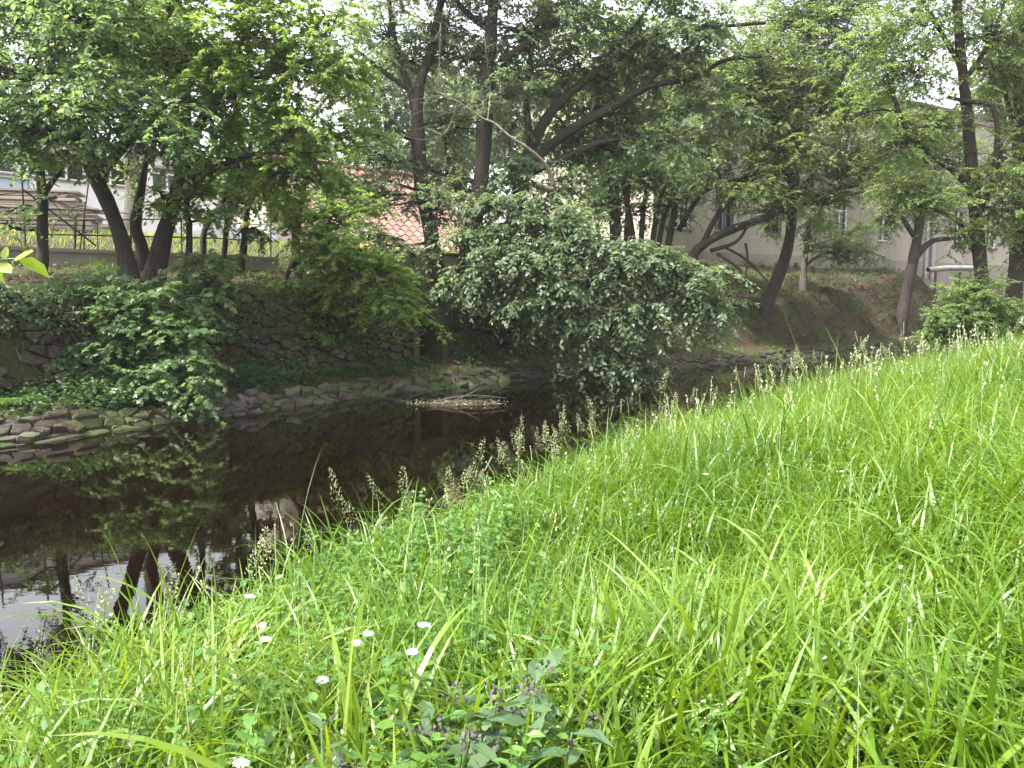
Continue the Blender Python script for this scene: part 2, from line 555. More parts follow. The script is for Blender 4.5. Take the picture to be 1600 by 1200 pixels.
# ------------------------------------------------------------------ the ground and the water
def grid_sheet(name, us, vs, zf, mat, offs=None):
    U, W = np.meshgrid(us, vs, indexing='ij')
    V_ = W + (offs(U) if offs else 0)
    X, Y = xy_of(U, V_)
    Z = zf(X, Y)
    a, b = U.shape
    idx = np.arange(a * b).reshape(a, b)
    f = np.stack([idx[:-1, :-1], idx[1:, :-1], idx[1:, 1:], idx[:-1, 1:]], -1).reshape(-1, 4)
    o = mesh_np(name, np.stack([X, Y, Z], -1).reshape(-1, 3), [f], mat, smooth=True)
    return tag(o, kind='structure')

us = np.concatenate([np.linspace(-110, -6, 40), np.arange(-5.8, 13.5, .16), np.arange(13.5, 15, .06), np.arange(15.1, 60, .2), np.linspace(61, 150, 30)])
ws = np.concatenate([[-2, -1, -.4, 0, .1, .16], np.arange(.3, 4.4, .13), np.arange(4.5, 10, .3), np.linspace(10.5, 24, 16), [30, 40, 60, 90, 140, 200]])
tag(grid_sheet('far_bank', us, ws, z_far, M['soil'], vf), 'brown earth bank with leaf litter rising across the stream')
us = np.concatenate([np.linspace(-110, -6, 40), np.arange(-5.8, 45, .2), np.linspace(46, 150, 40)])
ts = np.concatenate([[-2.0, -1, -.5, -.2], np.arange(0, 8, .2), np.linspace(8.5, 30, 20), [40, 60, 100, 160, 220]])
tag(grid_sheet('meadow_bank', us, ts[::-1] * -1, z_near, M['meadow'], vn), 'near bank soil under the tall grass')
X0, Y0 = xy_of(np.array([-130, 170, 170, -130]), np.array([1.0, 1.0, 16.0, 16.0]))
wv = np.stack([X0, Y0, np.zeros(4)], -1)
tag(mesh_np('stream_water', wv, [[(0, 1, 2, 3)]], M['water']), 'dark peaty stream water', kind='structure')

# ------------------------------------------------------------------ rubble walls
def clip_poly(poly, nx, ny, d):
    out = []
    m = len(poly)
    for i in range(m):
        x0, y0 = poly[i]; x1, y1 = poly[(i + 1) % m]
        a0 = nx * x0 + ny * y0 - d; a1 = nx * x1 + ny * y1 - d
        if a0 <= 0:
            out.append((x0, y0))
        if a0 * a1 < 0:
            t = a0 / (a0 - a1)
            out.append((x0 + t * (x1 - x0), y0 + t * (y1 - y0)))
    return out

def rubble(name, s0, s1, h0, h1, cw, ch, place, mat, label, back=True, hole=None, gap=.012, depth=(.03, .09), topjit=0.0, drop=.2):
    """a masonry face of irregular stones; place(s, h, d) -> world point, d = out of the wall"""
    ns, nh = int((s1 - s0) / cw), max(2, int(round((h1 - h0) / ch)))
    asp = cw / ch
    pts = {}
    for i in range(-1, ns + 1):
        for j in range(-1, nh + 1):
            pts[i, j] = ((s0 + (i + .5 + (.5 if j % 2 else 0) + rng.uniform(-.47, .47)) * cw), (h0 + (j + .5 + rng.uniform(-.45, .45)) * (h1 - h0) / nh) * asp)
    for key in list(pts):
        if rng.random() < drop:
            del pts[key]
    A = Acc()
    for (i, j), (px, py) in pts.items():
        if not (0 <= i < ns and 0 <= j < nh):
            continue
        if hole and hole(px, py / asp):
            continue
        if j == nh - 1 and rng.random() < topjit:
            continue
        poly = [(px - 2 * cw, h0 * asp), (px + 2 * cw, h0 * asp), (px + 2 * cw, h1 * asp), (px - 2 * cw, h1 * asp)]
        for di in (-2, -1, 0, 1, 2):
            for dj in (-2, -1, 0, 1, 2):
                q = pts.get((i + di, j + dj))
                if q is None or (di == 0 and dj == 0):
                    continue
                nx, ny = q[0] - px, q[1] - py
                poly = clip_poly(poly, nx, ny, (nx * (px + q[0]) + ny * (py + q[1])) / 2)
                if len(poly) < 3:
                    break
        if len(poly) < 3:
            continue
        pg = np.array(poly)
        # cut corners so that stones are rounded
        k = len(pg)
        nxt = np.roll(pg, -1, 0)
        pg = np.stack([pg * .88 + nxt * .12, pg * .14 + nxt * .86], 1).reshape(-1, 2)
        k = len(pg)
        c = pg.mean(0)
        d = rng.uniform(*depth)
        tilt = rng.normal(0, .14, 2)
        rings = []
        sz = math.sqrt(max(1e-4, abs(np.ptp(pg[:, 0]) * np.ptp(pg[:, 1]))))
        g = min(.35, gap / sz * 2.2)
        for f, dd in ((1 - g, -.04), (1 - g * 1.1, .5 * d), (.88 - g, .93 * d), (.5, d)):
            q = c + (pg - c) * f
            dq = dd + ((q - c) @ tilt) * (1 if dd > 0 else 0) + (rng.normal(0, .004, k) if dd > 0 else 0)
            rings.append(place(q[:, 0], q[:, 1] / asp, dq))
        V = np.concatenate(rings + [place(np.array([c[0]]), np.array([c[1] / asp]), np.array([d * 1.04]))])
        a = np.arange(k); b = (a + 1) % k
        fs = np.concatenate([np.stack([r * k + a, r * k + b, (r + 1) * k + b, (r + 1) * k + a], -1) for r in range(3)])
        A.add(V, [fs, np.stack([3 * k + a, 3 * k + b, np.full(k, 4 * k)], -1)], rng.beta(2, 2))
    return A

def on_wall(s, h, d):
    """leaning retaining wall at the back of the ledge"""
    s = np.asarray(s, float)
    v = vf(s) + 1.72 + (h - .4) * .2 - d + .05 * np.sin(s * 1.7) + .03 * np.sin(s * 4.1 + h * 3)
    X, Y = xy_of(s, v)
    return np.stack([X, Y, h + 0 * s + .05 * np.sin(s * .9)], -1)

def on_toe(s, h, d):
    """low sloping masonry at the water's edge; h runs up the slope"""
    s = np.asarray(s, float)
    wob = .06 * np.sin(s * 1.3) + .04 * np.sin(s * 3.7 + 1)
    w = .05 + h * .62 - .35 * d + wob
    X, Y = xy_of(s, vf(s) + w)
    return np.stack([X, Y, -.12 + h * .56 + .8 * d], -1)

def wall_thing(name, label, acc, mat, part, backs, bmat):
    t = thing(name, label, 'stone wall', (0, 0, 0))
    acc.build(part, mat, t)
    B = Acc()
    for (s0, s1, h0, h1, pf) in backs:
        S = np.arange(s0, s1 + .01, .07)
        V = np.concatenate([pf(S, np.full(len(S), h), -.07 + .04 * bumps(S * 3, np.full(len(S), h * 6)) + rng.normal(0, .018, len(S))) for h in np.linspace(h0, h1, 16)])
        n_ = len(S)
        i = np.arange(n_ - 1)
        B.add(V, [np.concatenate([np.stack([r * n_ + i, r * n_ + i + 1, (r + 1) * n_ + i + 1, (r + 1) * n_ + i], -1) for r in range(15)])])
    B.build('mortar', bmat, t)
    return t

M['mortar'] = M['soil']
def bare(sx, hy):
    return bumps(sx, hy * 2.5, 1.1, 1.0) + rng.normal(0, .15) > (-.12 if sx < 5.6 else .30)
W1 = rubble('wall', -4, NOTCH[0], .42, 2.3, .27, .16, on_wall, M['stone'], '', depth=(.0, .17), topjit=.5, hole=bare)
wall_thing('retaining_wall', 'rough stone retaining wall behind the ledge, from the left to the dark drain gap', W1, M['stone'], 'stonework', [(-4, NOTCH[0], .42, 2.25, on_wall)], M['mortar'])
W2 = rubble('wall', NOTCH[1], 20.5, .42, 2.2, .27, .16, on_wall, M['stone'], '', depth=(.0, .17), topjit=.5, hole=bare)
wall_thing('retaining_wall', 'stone retaining wall to the right of the drain gap, shaded by the drooping tree', W2, M['stone'], 'stonework', [(NOTCH[1], 20.5, .42, 2.15, on_wall)], M['mortar'])
W3 = rubble('toe', -4, 56, 0, .8, .27, .16, on_toe, M['stone_toe'], '', depth=(.0, .13), topjit=.5)
wall_thing('stone_revetment', 'low sloping edge of pale stones along the far waterline', W3, M['stone_toe'], 'stonework', [(-4, 56, 0, .8, on_toe)], M['mortar'])
# drain gap between the two walls; box and lintels added to keep it dark
dt = thing('drain_outlet', 'drain gap, boxed in by added stones that keep it dark, between the two retaining walls', 'drain')
def wbox(acc, u0, u1, w0, w1, z0, z1):
    q = []
    for z in (z0, z1):
        for (u_, w_) in ((u0, w0), (u1, w0), (u1, w1), (u0, w1)):
            x_, y_ = xy_of(u_, float(vf(14.25)) + w_)
            q.append((x_, y_, z))
    acc.add(q, [[(0, 3, 2, 1), (4, 5, 6, 7), (0, 1, 5, 4), (1, 2, 6, 5), (2, 3, 7, 6), (3, 0, 4, 7)]], .3)
a = Acc(); wbox(a, NOTCH[0] - .12, NOTCH[0] + .08, 1.72, 3.3, .3, 1.55); wbox(a, NOTCH[1] - .08, NOTCH[1] + .12, 1.72, 3.3, .3, 1.55); a.build('side_wall', M['stone'], dt)
a = Acc(); wbox(a, NOTCH[0] + .08, NOTCH[1] - .08, 3.1, 3.3, .3, 1.55); a.build('back_wall', M['stone'], dt)
for k in range(3):
    a = Acc(); wbox(a, NOTCH[0] - .2 + .05 * k, NOTCH[1] + .22 - .06 * k, 1.68 + .12 * k, 3.4, 1.555 + .27 * k, 1.81 + .27 * k); a.build('shade_lintel', M['stone'], dt)

# a patch of masonry high on the right bank
def on_patch(s, h, d):
    s = np.asarray(s, float)
    X, Y = xy_of(s, vf(s) + 2.0 + (h - .6) * .75 - d * .8)
    return np.stack([X, Y, h + .1 + d * .5 + 0 * s], -1)
W4 = rubble('patch', 39, 48, 1.0, 2.3, .5, .3, on_patch, M['stone'], '', depth=(.05, .15), topjit=.5)
wall_thing('retaining_wall', 'broken patch of stone walling in the bank under the beige building', W4, M['stone'], 'stonework', [(39, 48, 1.0, 2.2, on_patch)], M['mortar'])

# ------------------------------------------------------------------ parapet and iron fence on the left
def strip(acc, u0, u1, dv0, dv1, z0, z1, du=.8):
    S = np.arange(u0, u1 + .01, du)
    a, b = xy_of(S, vfence(S) + dv0), xy_of(S, vfence(S) + dv1)
    V = np.concatenate([np.stack([*c, np.full(len(S), z)], -1) for c, z in ((a, z0), (a, z1), (b, z1), (b, z0))])
    n_ = len(S); i = np.arange(n_ - 1)
    acc.add(V, [np.concatenate([np.stack([r * n_ + i, r * n_ + i + 1, ((r + 1) % 4) * n_ + i + 1, ((r + 1) % 4) * n_ + i], -1) for r in range(4)])])
    acc.F.setdefault(4, []).append(np.array([[acc.n - 4 * n_ + r * n_ + k for r in range(4)] for k in (0, n_ - 1)]))

def fpt(px, py, dv=0.0):
    """point in the fence's own upright plane that shows at a pixel"""
    Y = 18.0
    for _ in range(40):
        u, v = uv_of((px - CX) / F * Y, Y)
        Y = (float(vfence(u)) + dv) / (v / Y)
    return _P(px, py, Y)

pt = thing('parapet_wall', 'low weathered concrete wall carrying the iron fence', 'wall')
a = Acc(); strip(a, -8, 12.6, -.12, .12, 2.4, 3.28); a.build('wall_body', M['parapet'], pt)
a = Acc(); strip(a, -8, 12.6, -.17, .17, 3.28, 3.36); a.build('coping', M['parapet'], pt)
pt = thing('parapet_wall', 'brown garden wall with a dark coping below the tiled roof', 'wall')
a = Acc(); strip(a, 12.7, 19.4, -.12, .12, 2.3, 3.62); a.build('wall_body', M['plinth'], pt)
a = Acc(); strip(a, 12.7, 19.4, -.2, .2, 3.62, 3.72); a.build('coping', M['bark'], pt)

fe = thing('iron_fence', 'rusty iron fence with chain link and leaning bars on the low concrete wall', 'fence')
def bar(parent, name, p0, p1, r, mat):
    A = Acc(); tubes(A, np.array([[p0, (np.array(p0) + p1) / 2, p1]]), np.full((1, 3), r), 6)
    return A.build(name, mat, parent)
for x0, y0, x1, y1, r in ((34, 272, 40, 390, .02), (118, 338, 117, 390, .026), (132, 345, 131, 390, .016), (205, 340, 204, 392, .026), (152, 348, 153, 392, .012), (283, 340, 284, 395, .02),
                          (138, 288, 124, 375, .016), (423, 300, 423, 402, .02), (-40, 272, -36, 388, .02), (300, 345, 300, 396, .012), (180, 345, 180, 392, .012), (352, 350, 352, 399, .018)):
    p0, p1 = fpt(x0, y0), fpt(x1, y1)
    p1 = np.array([p1[0], p1[1], 3.34])
    bar(fe, 'post', p0, p1, r, M['iron'])
for x0, y0, x1, y1, r in ((30, 345, 290, 342, .018), (70, 366, 330, 372, .022), (-60, 342, 30, 345, .014), (95, 322, 200, 334, .012), (330, 372, 425, 378, .018), (290, 345, 425, 352, .014)):
    bar(fe, 'rail', fpt(x0, y0), fpt(x1, y1), r, M['iron'])
for x0, y0, x1, y1, r in ((36, 296, 150, 384, .022), (118, 336, 175, 326, .016), (-20, 306, 36, 300, .014)):
    bar(fe, 'brace', fpt(x0, y0, -.05), fpt(x1, y1, -.05), r, M['iron'])
A = Acc()
pts, N_ = [], 0
for k in np.arange(-3.0, 12.6, .085):
    for sgn in (1, -1):
        z0, z1 = 3.4, 4.75
        uu = np.array([k, k + sgn * .675, k + sgn * 1.35])
        X, Y = xy_of(uu, vfence(uu) + .35)
        pts.append(np.stack([X, Y, np.array([z0, (z0 + z1) / 2, z1])], -1))
tubes(A, np.array(pts), np.full((len(pts), 3), .0018), 3)
A.build('chain_link', M['wire'], fe)

# ------------------------------------------------------------------ buildings
def facade(acc, L, H, openings, depth=.3, z0=0.0, y=0.0):
    """front face in the local xz plane at y with window holes and their reveals"""
    xs = sorted({0, L, *[o[0] for o in openings], *[o[1] for o in openings]})
    zs = sorted({z0, H, *[o[2] for o in openings], *[o[3] for o in openings]})
    for i in range(len(xs) - 1):
        for j in range(len(zs) - 1):
            cx, cz = (xs[i] + xs[i + 1]) / 2, (zs[j] + zs[j + 1]) / 2
            if any(o[0] < cx < o[1] and o[2] < cz < o[3] for o in openings):
                continue
            acc.add([(xs[i], y, zs[j]), (xs[i + 1], y, zs[j]), (xs[i + 1], y, zs[j + 1]), (xs[i], y, zs[j + 1])], [[(0, 1, 2, 3)]])
    for a, b, c, d in openings:
        q = [(a, c), (b, c), (b, d), (a, d)]
        for k in range(4):
            (x0, w0), (x1, w1) = q[k], q[(k + 1) % 4]
            acc.add([(x0, y, w0), (x1, y, w1), (x1, y + depth, w1), (x0, y + depth, w0)], [[(0, 1, 2, 3)]])

def shell(acc, L, D, H, z0, y=0.0):
    """side, back and roof faces of a block whose front is drawn by facade()"""
    for V in ([(0, y, z0), (0, D, z0), (0, D, H), (0, y, H)], [(L, y, z0), (L, D, z0), (L, D, H), (L, y, H)], [(0, D, z0), (L, D, z0), (L, D, H), (0, D, H)], [(0, y, H), (L, y, H), (L, D, H), (0, D, H)]):
        acc.add(V, [[(0, 1, 2, 3)]])

def window(parent, a, b, c, d, mat, mull=1, bars=0, y=.14):
    A = Acc(); t = .07
    A.box(a, a + t, y, y + .08, c, d); A.box(b - t, b, y, y + .08, c, d)
    A.box(a + t, b - t, y, y + .08, d - t, d); A.box(a + t, b - t, y, y + .08, c, c + t)
    for k in range(mull):
        x = a + (b - a) * (k + 1) / (mull + 1)
        A.box(x - .035, x + .035, y + .005, y + .075, c + t, d - t)
    A.box(a + t, b - t, y + .01, y + .07, c + (d - c) * .68, c + (d - c) * .68 + .06)
    w = A.build('window', mat, parent)
    G = Acc(); G.box(a + .02, b - .02, y + .09, y + .10, c + .02, d - .02)
    G.build('pane', M['glass'], w)
    S = Acc(); S.box(a - .06, b + .06, -.08, y - .002, c - .07, c - .003); S.build('sill', M['plinth'], w)
    if bars:
        B = Acc()
        for k in range(7):
            x = a + (b - a) * (k + .5) / 7
            B.box(x - .012, x + .012, .02, .044, c, d)
        for k in range(4):
            z = c + (d - c) * (k + .5) / 4
            B.box(a, b, .045, .065, z - .012, z + .012)
        B.build('window_bars', M['iron'], w)
    return w

# the grey building on the right: its facade runs along (sin61, cos61)
FD = np.array([math.sin(R(61)), math.cos(R(61))])
B0 = np.array([16.2, 42.0]) - FD * 11.0
def on_facade(px):
    k = (px - CX) / F
    return (k * B0[1] - B0[0]) / (FD[0] - k * FD[1])
L2, ZB, ZT = 40.0, 4.3, 13.5
gb = thing('rendered_building', 'two storey beige rendered building behind the trees on the far bank', 'building', (B0[0], B0[1], 0), rot=math.atan2(FD[1], FD[0]))
ops, specs = [], []
for k, px in enumerate((1060, 1127, 1202, 1307, 1375, 1437.5, 1490, 1540, 1585)):
    x = on_facade(px)
    if px != 1437.5:
        ops.append((x - .62, x + .62, 5.75, 7.95)); specs.append((k in (1, 2)))
    ops.append((x - .6, x + .6, 9.75, 11.75)); specs.append(False)
a = Acc(); facade(a, L2, ZT, ops, .3, ZB + .4); shell(a, L2, 12, ZT, .5, 0.0); a.build('wall', M['render_grey'], gb)
a = Acc(); a.box(-.03, L2 + .03, -.06, .3, 1.0, ZB + .4); a.build('plinth', M['plinth'], gb)
a = Acc(); a.box(-.25, L2 + .25, -.3, 12.2, ZT + .003, ZT + .18); a.build('roof', M['roof_felt'], gb)
a = Acc(); a.box(-.1, L2 + .1, -.12, -.002, ZT - .32, ZT - .04); a.build('cornice', M['render_grey'], gb)
for o, bars in zip(ops, specs):
    window(gb, *o, M['frame_grey'] if bars else M['frame_white'], 1, bars)
for px in (1436, 1446):
    x = on_facade(px)
    a = Acc(); tubes(a, np.array([[(x, -.16, ZB - .6), (x, -.16, 8), (x, -.16, ZT - .35)]]), np.full((1, 3), .085 if px < 1440 else .13), 10)
    a.build('downpipe', M['zinc'], gb)

# lagged pipe on the far bank at the right
def opt_pt(px, py, Y): return _P(px, py, Y)
pp = thing('lagged_pipe', 'pale lagged pipe running along the ground beside the beige building', 'pipe')
a = Acc(); tubes(a, np.array([[opt_pt(1450, 422, 43), opt_pt(1480, 419, 43.6), opt_pt(1510, 419, 44.1), opt_pt(1545, 421, 45)]]), np.full((1, 4), .15), 12); a.build('pipe_run', M['pipe_white'], pp)
for px in (1462, 1500, 1535):
    q = opt_pt(px, 421, 43.6 + (px - 1462) / 60)
    a = Acc(); a.box(q[0] - .05, q[0] + .05, q[1] - .05, q[1] + .05, 1.5, q[2] - .15); a.build('support', M['iron'], pp)

# the white building on the left: facade parallel to the stream
bx, by = xy_of(-4, 32.0)
wb = thing('white_building', 'long white building with a strip of windows behind the iron fence', 'building', (bx, by, 0), rot=math.atan2(SU[1], SU[0]))
LW, HW = 24.0, 8.1
ops = [(x, x + 2.0, 6.75, 7.75) for x in np.arange(.6, 22, 2.25)]
ops.append((13.0, 14.15, 4.6, 6.6))
a = Acc(); facade(a, LW, HW, ops, .25, 4.75); shell(a, LW, 9, HW, 3.0); a.build('wall', M['render_white'], wb)
a = Acc()
for x0, x1 in ((-.02, 13.0), (14.15, LW + .02)):
    a.box(x0, x1, -.04, .25, 3.0, 4.75)
a.build('plinth', M['brick'], wb)
a = Acc(); a.box(-.2, LW + .2, -.25, 9.2, HW + .003, HW + .2); a.build('roof', M['roof_felt'], wb)
for o in ops[:-1]:
    window(wb, *o, M['frame_white'], 2)
a = Acc(); a.box(13.02, 14.13, .12, .18, 3.6, 6.58); d_ = a.build('door', M['door_blue'], wb)
a = Acc(); a.box(13.85, 13.98, .06, .118, 5.5, 5.56); a.build('handle', M['iron'], d_)

# shed with a clay tiled roof, between the trunks
sx, sy = xy_of(14.2, 21.4)
sh = thing('tiled_shed', 'low shed with a ribbed pink clay tile roof behind the garden wall', 'shed', (sx, sy, 0), rot=math.atan2(SU[1], SU[0]) - .12)
LS, DS = 9.0, 7.0
def roof_z(t): return 3.95 + 3.3 * t - .25 * np.sin(t * math.pi)
xs_ = np.arange(0, LS, .06)
ts_ = np.linspace(0, 1, 15)
rib = .10 * np.abs(np.sin(xs_ / .36 * math.pi))
V = [];
for k, t in enumerate(ts_):
    for st_ in (0, 1):
        y_ = -.3 + (t * (DS / 2 + .3))
        V.append(np.stack([xs_, np.full(len(xs_), y_ - .02 * st_), roof_z(t) + rib + (.014 if st_ else 0)], -1))
V = np.concatenate(V); n_ = len(xs_); rows = len(ts_) * 2
i = np.arange(n_ - 1)
f = np.concatenate([np.stack([r * n_ + i, r * n_ + i + 1, (r + 1) * n_ + i + 1, (r + 1) * n_ + i], -1) for r in range(rows - 1)])
cellt = rng.uniform(0, 1, (rows, int(LS / .26) + 2))
tint_ = np.concatenate([cellt[(r + 1) // 2, (xs_ / .36).astype(int)] for r in range(rows)])
Vb = V.copy(); Vb[:, 1] = DS - Vb[:, 1]
mesh_np('roof', np.concatenate([V, Vb]), [f, f + len(V)], M['tile'], sh, tint=np.concatenate([tint_, tint_]))
a = Acc(); tubes(a, np.array([[(-.1, DS / 2, roof_z(1) + .04), (LS / 2, DS / 2, roof_z(1) + .05), (LS + .1, DS / 2, roof_z(1) + .04)]]), np.full((1, 3), .13), 10, .4); a.build('ridge', M['tile'], sh)
a = Acc(); a.box(.15, LS - .15, .1, DS - .1, 2.8, 3.9)
a.add([(.15, .1, 3.9), (.15, DS - .1, 3.9), (.15, DS / 2, 7.0)], [[(0, 1, 2)]]); a.add([(LS - .15, .1, 3.9), (LS - .15, DS - .1, 3.9), (LS - .15, DS / 2, 7.0)], [[(0, 1, 2)]])
a.build('wall', M['render_grey'], sh)

# stacked boards behind the fence
def plank_stack(px, Yc, zb, n, L, ang, seed, label, grp):
    r = random.Random(seed)
    X0_, Y0_ = (px - CX) / F * Yc, Yc
    z = zb
    ax = np.array([math.cos(ang), math.sin(ang)])
    for k in range(n):
        t = r.uniform(.04, .06)
        l = L * r.uniform(.9, 1.05)
        o = thing('timber_plank', label, 'plank', (X0_ + r.uniform(-.1, .1), Y0_ + r.uniform(-.05, .05), z), grp, rot=ang + r.uniform(-.02, .02))
        A_ = Acc(); A_.box(-l / 2, l / 2, -.55, .55, 0, t, r.random()); A_.build('board', M['timber'], o)
        z += t + (r.uniform(.015, .05) if k % 2 else .004)
    return z
tie = math.atan2(SU[1], SU[0]) - .55
plank_stack(60, 21.0, 4.05, 9, 3.2, tie, 3, 'weathered board in the lower timber stack behind the iron fence', 'boards in the lower timber stack')
plank_stack(30, 22.6, 4.05, 19, 3.6, tie, 4, 'greyish board in the taller timber stack behind the iron fence', 'boards in the taller timber stack')
plank_stack(165, 23.5, 4.2, 4, 2.2, tie + .1, 5, 'reddish board in the small stack beside the leaning trunk', 'boards in the small stack')

# heap of grey gravel on the lawn
def heap(px, Y, rx, h, label):
    X = (px - CX) / F * Y
    z = ground(X, Y)
    th, rr = np.meshgrid(np.linspace(0, 2 * math.pi, 40, endpoint=False), np.linspace(0, 1, 14))
    xx = X + rx * rr * np.cos(th); yy = Y + rx * .6 * rr * np.sin(th)
    zz = z - .05 + h * (1 - rr ** 1.3) + rng.normal(0, .03, rr.shape)
    idx = np.arange(rr.size).reshape(rr.shape)
    f_ = np.stack([idx[:-1], np.roll(idx, -1, 1)[:-1], np.roll(idx, -1, 1)[1:], idx[1:]], -1).reshape(-1, 4)
    o = mesh_np('gravel_heap', np.stack([xx, yy, zz], -1).reshape(-1, 3), [f_], M['gravel'], smooth=True)
    tag(o, label, 'heap')
heap(345, 25.5, 1.4, .75, 'grey gravel heap on the lawn behind the thin saplings')
heap(430, 26.5, 1.0, .6, 'smaller grey gravel heap on the lawn nearer the tiled shed')

# ------------------------------------------------------------------ trees
def spray_leaves(acc_leaf, acc_wood, starts, dirs, L, nleaf, ls, droop, shape, flat=.45, tw=.006):
    """twigs with leaves set alternately along them; returns nothing"""
    M_ = len(starts)
    if M_ == 0:
        return
    dirs = norm(dirs)
    Lm = L * rng.uniform(.6, 1.25, M_)
    t = np.linspace(0, 1, 4)
    bend = droop * rng.uniform(.4, 1.4, M_)
    tw_p = starts[:, None, :] + dirs[:, None, :] * (Lm[:, None] * t)[..., None]
    tw_p[..., 2] -= (bend * Lm)[:, None] * t ** 2
    if acc_wood is not None:
        tubes(acc_wood, tw_p, np.broadcast_to(np.array([1, .8, .55, .25]) * tw, (M_, 4)), 3)
    tj = (np.arange(nleaf) + .6) / nleaf
    p = starts[:, None, :] + dirs[:, None, :] * (Lm[:, None] * tj)[..., None]
    p[..., 2] -= (bend * Lm)[:, None] * tj ** 2
    tan = dirs[:, None, :] * np.ones((1, nleaf, 1))
    tan = tan.copy(); tan[..., 2] -= 2 * bend[:, None] * tj
    tan = norm(tan)
    side = norm(np.cross(dirs, np.array([0, 0, 1.0]) + rng.normal(0, .25, (M_, 3))))[:, None, :]
    sg = np.where(np.arange(nleaf) % 2 == 0, 1.0, -1.0)[None, :, None]
    ax = tan * rng.uniform(.2, .9, (M_, nleaf, 1)) + side * sg * rng.uniform(.5, 1.1, (M_, nleaf, 1)) + rng.normal(0, .25, (M_, nleaf, 3))
    ax[..., 2] -= rng.uniform(.0, .55, (M_, nleaf)) * (.4 + droop)
    nr = np.array([0, 0, 1.0]) + rng.normal(0, flat, (M_, nleaf, 3)) + .25 * dirs[:, None, :]
    tint = np.clip(rng.normal(.5, .2, (M_, 1)) + rng.normal(0, .18, (M_, nleaf)), 0, 1)
    keep = rng.random((M_, nleaf)) < .93
    leaves(acc_leaf, p[keep], ax[keep], nr[keep], (ls * rng.uniform(.6, 1.2, (M_, nleaf)))[keep], shape, tint[keep])

COVER = 1.55
def cluster(acc_leaf, acc_wood, root, c, rad, cover, ls, shape, droop, limb_r, flat=.45, drop=(0, 0, 0), air=(1.22, 1.25, 1.1)):
    """one leafy bough: a branch from root to c, side shoots filling the ellipsoid, twigs and leaves on the shoots"""
    rad = np.asarray(rad, float) * np.array([air[0], air[0], air[1]])
    ls = ls * air[2]
    area = math.pi * rad[0] * rad[2]
    n = int(COVER * cover * area / (LEAF_AREA[shape] * ls * ls * .55))
    nleaf = 12
    L = ls * 4.6
    ntw = max(6, n // nleaf)
    nb = max(4, int(ntw / 7))
    c = np.asarray(c, float)
    # main bough
    if acc_wood is not None:
        mid = (root + c) / 2 + rng.normal(0, .08, 3) * np.linalg.norm(c - root) + np.array([0, 0, .08 * np.linalg.norm(c - root)])
        ends = c + (c - root) / max(1e-6, np.linalg.norm(c - root)) * rad.min() * .5
        wood(acc_wood, [root, mid, c, ends], [limb_r, limb_r * .75, limb_r * .5, limb_r * .2], 6, 4, .04)
    # side shoots
    d = norm(rng.normal(0, 1, (nb, 3)))
    r_ = rng.uniform(.45, 1, nb) ** .6 * np.where(rng.random(nb) < .14, 1.35, 1)
    tip = c + d * r_[:, None] * rad + np.asarray(drop) * rng.uniform(0, 1, (nb, 1))
    s0 = c + (tip - c) * .12 + rng.normal(0, .15, (nb, 3)) * rad
    if acc_wood is not None:
        t0 = rng.uniform(.3, 1, nb)
        s0 = root + (c - root) * t0[:, None] + rng.normal(0, .05, (nb, 3))
        far_ = np.linalg.norm(c - root) > 2.2 * rad.max()
        if far_:
            s0 = root + (c - root) * rng.uniform(.75, 1, nb)[:, None] + rng.normal(0, .08, (nb, 3))
    mid = (s0 + tip) / 2 + rng.normal(0, .06, (nb, 3)) * rad.max() + np.array([0, 0, .1]) * np.linalg.norm(tip - s0, axis=1)[:, None]
    tt = np.linspace(0, 1, 6)[None, :, None]
    curve = s0[:, None] * (1 - tt) ** 2 + 2 * mid[:, None] * tt * (1 - tt) + tip[:, None] * tt ** 2
    if acc_wood is not None:
        tubes(acc_wood, curve, np.linspace(1, .35, 6)[None] * np.full((nb, 1), max(.008, limb_r * .34)), 4)
    per = int(math.ceil(ntw / nb))
    f = rng.uniform(.25, 1.0, (nb, per))
    k = np.minimum((f * 5).astype(int), 4)
    fr = (f * 5 - k)[..., None]
    b = np.arange(nb)[:, None]
    st_ = curve[b, k] * (1 - fr) + curve[b, np.minimum(k + 1, 5)] * fr
    tan = norm(curve[b, np.minimum(k + 1, 5)] - curve[b, k])
    rd = rng.normal(0, 1, (nb, per, 3)); rd[..., 2] *= .35
    dirs = tan * .55 + norm(rd) * .9
    spray_leaves(acc_leaf, acc_wood, st_.reshape(-1, 3), dirs.reshape(-1, 3), L, nleaf, ls, droop, shape, flat, max(.0028, ls * .035))

def nearest_on(lines, c):
    best = None
    for Pl, rl in lines:
        k0 = int(len(Pl) * .12)
        d = np.linalg.norm((Pl[k0:] - c) * np.array([1, 1, 1.3]), axis=1) + np.maximum(0, Pl[k0:, 2] - c[2]) * .6
        j = int(np.argmin(d))
        if best is None or d[j] < best[0]:
            best = (d[j], Pl[k0 + j], rl[k0 + j])
    return best[1], best[2]

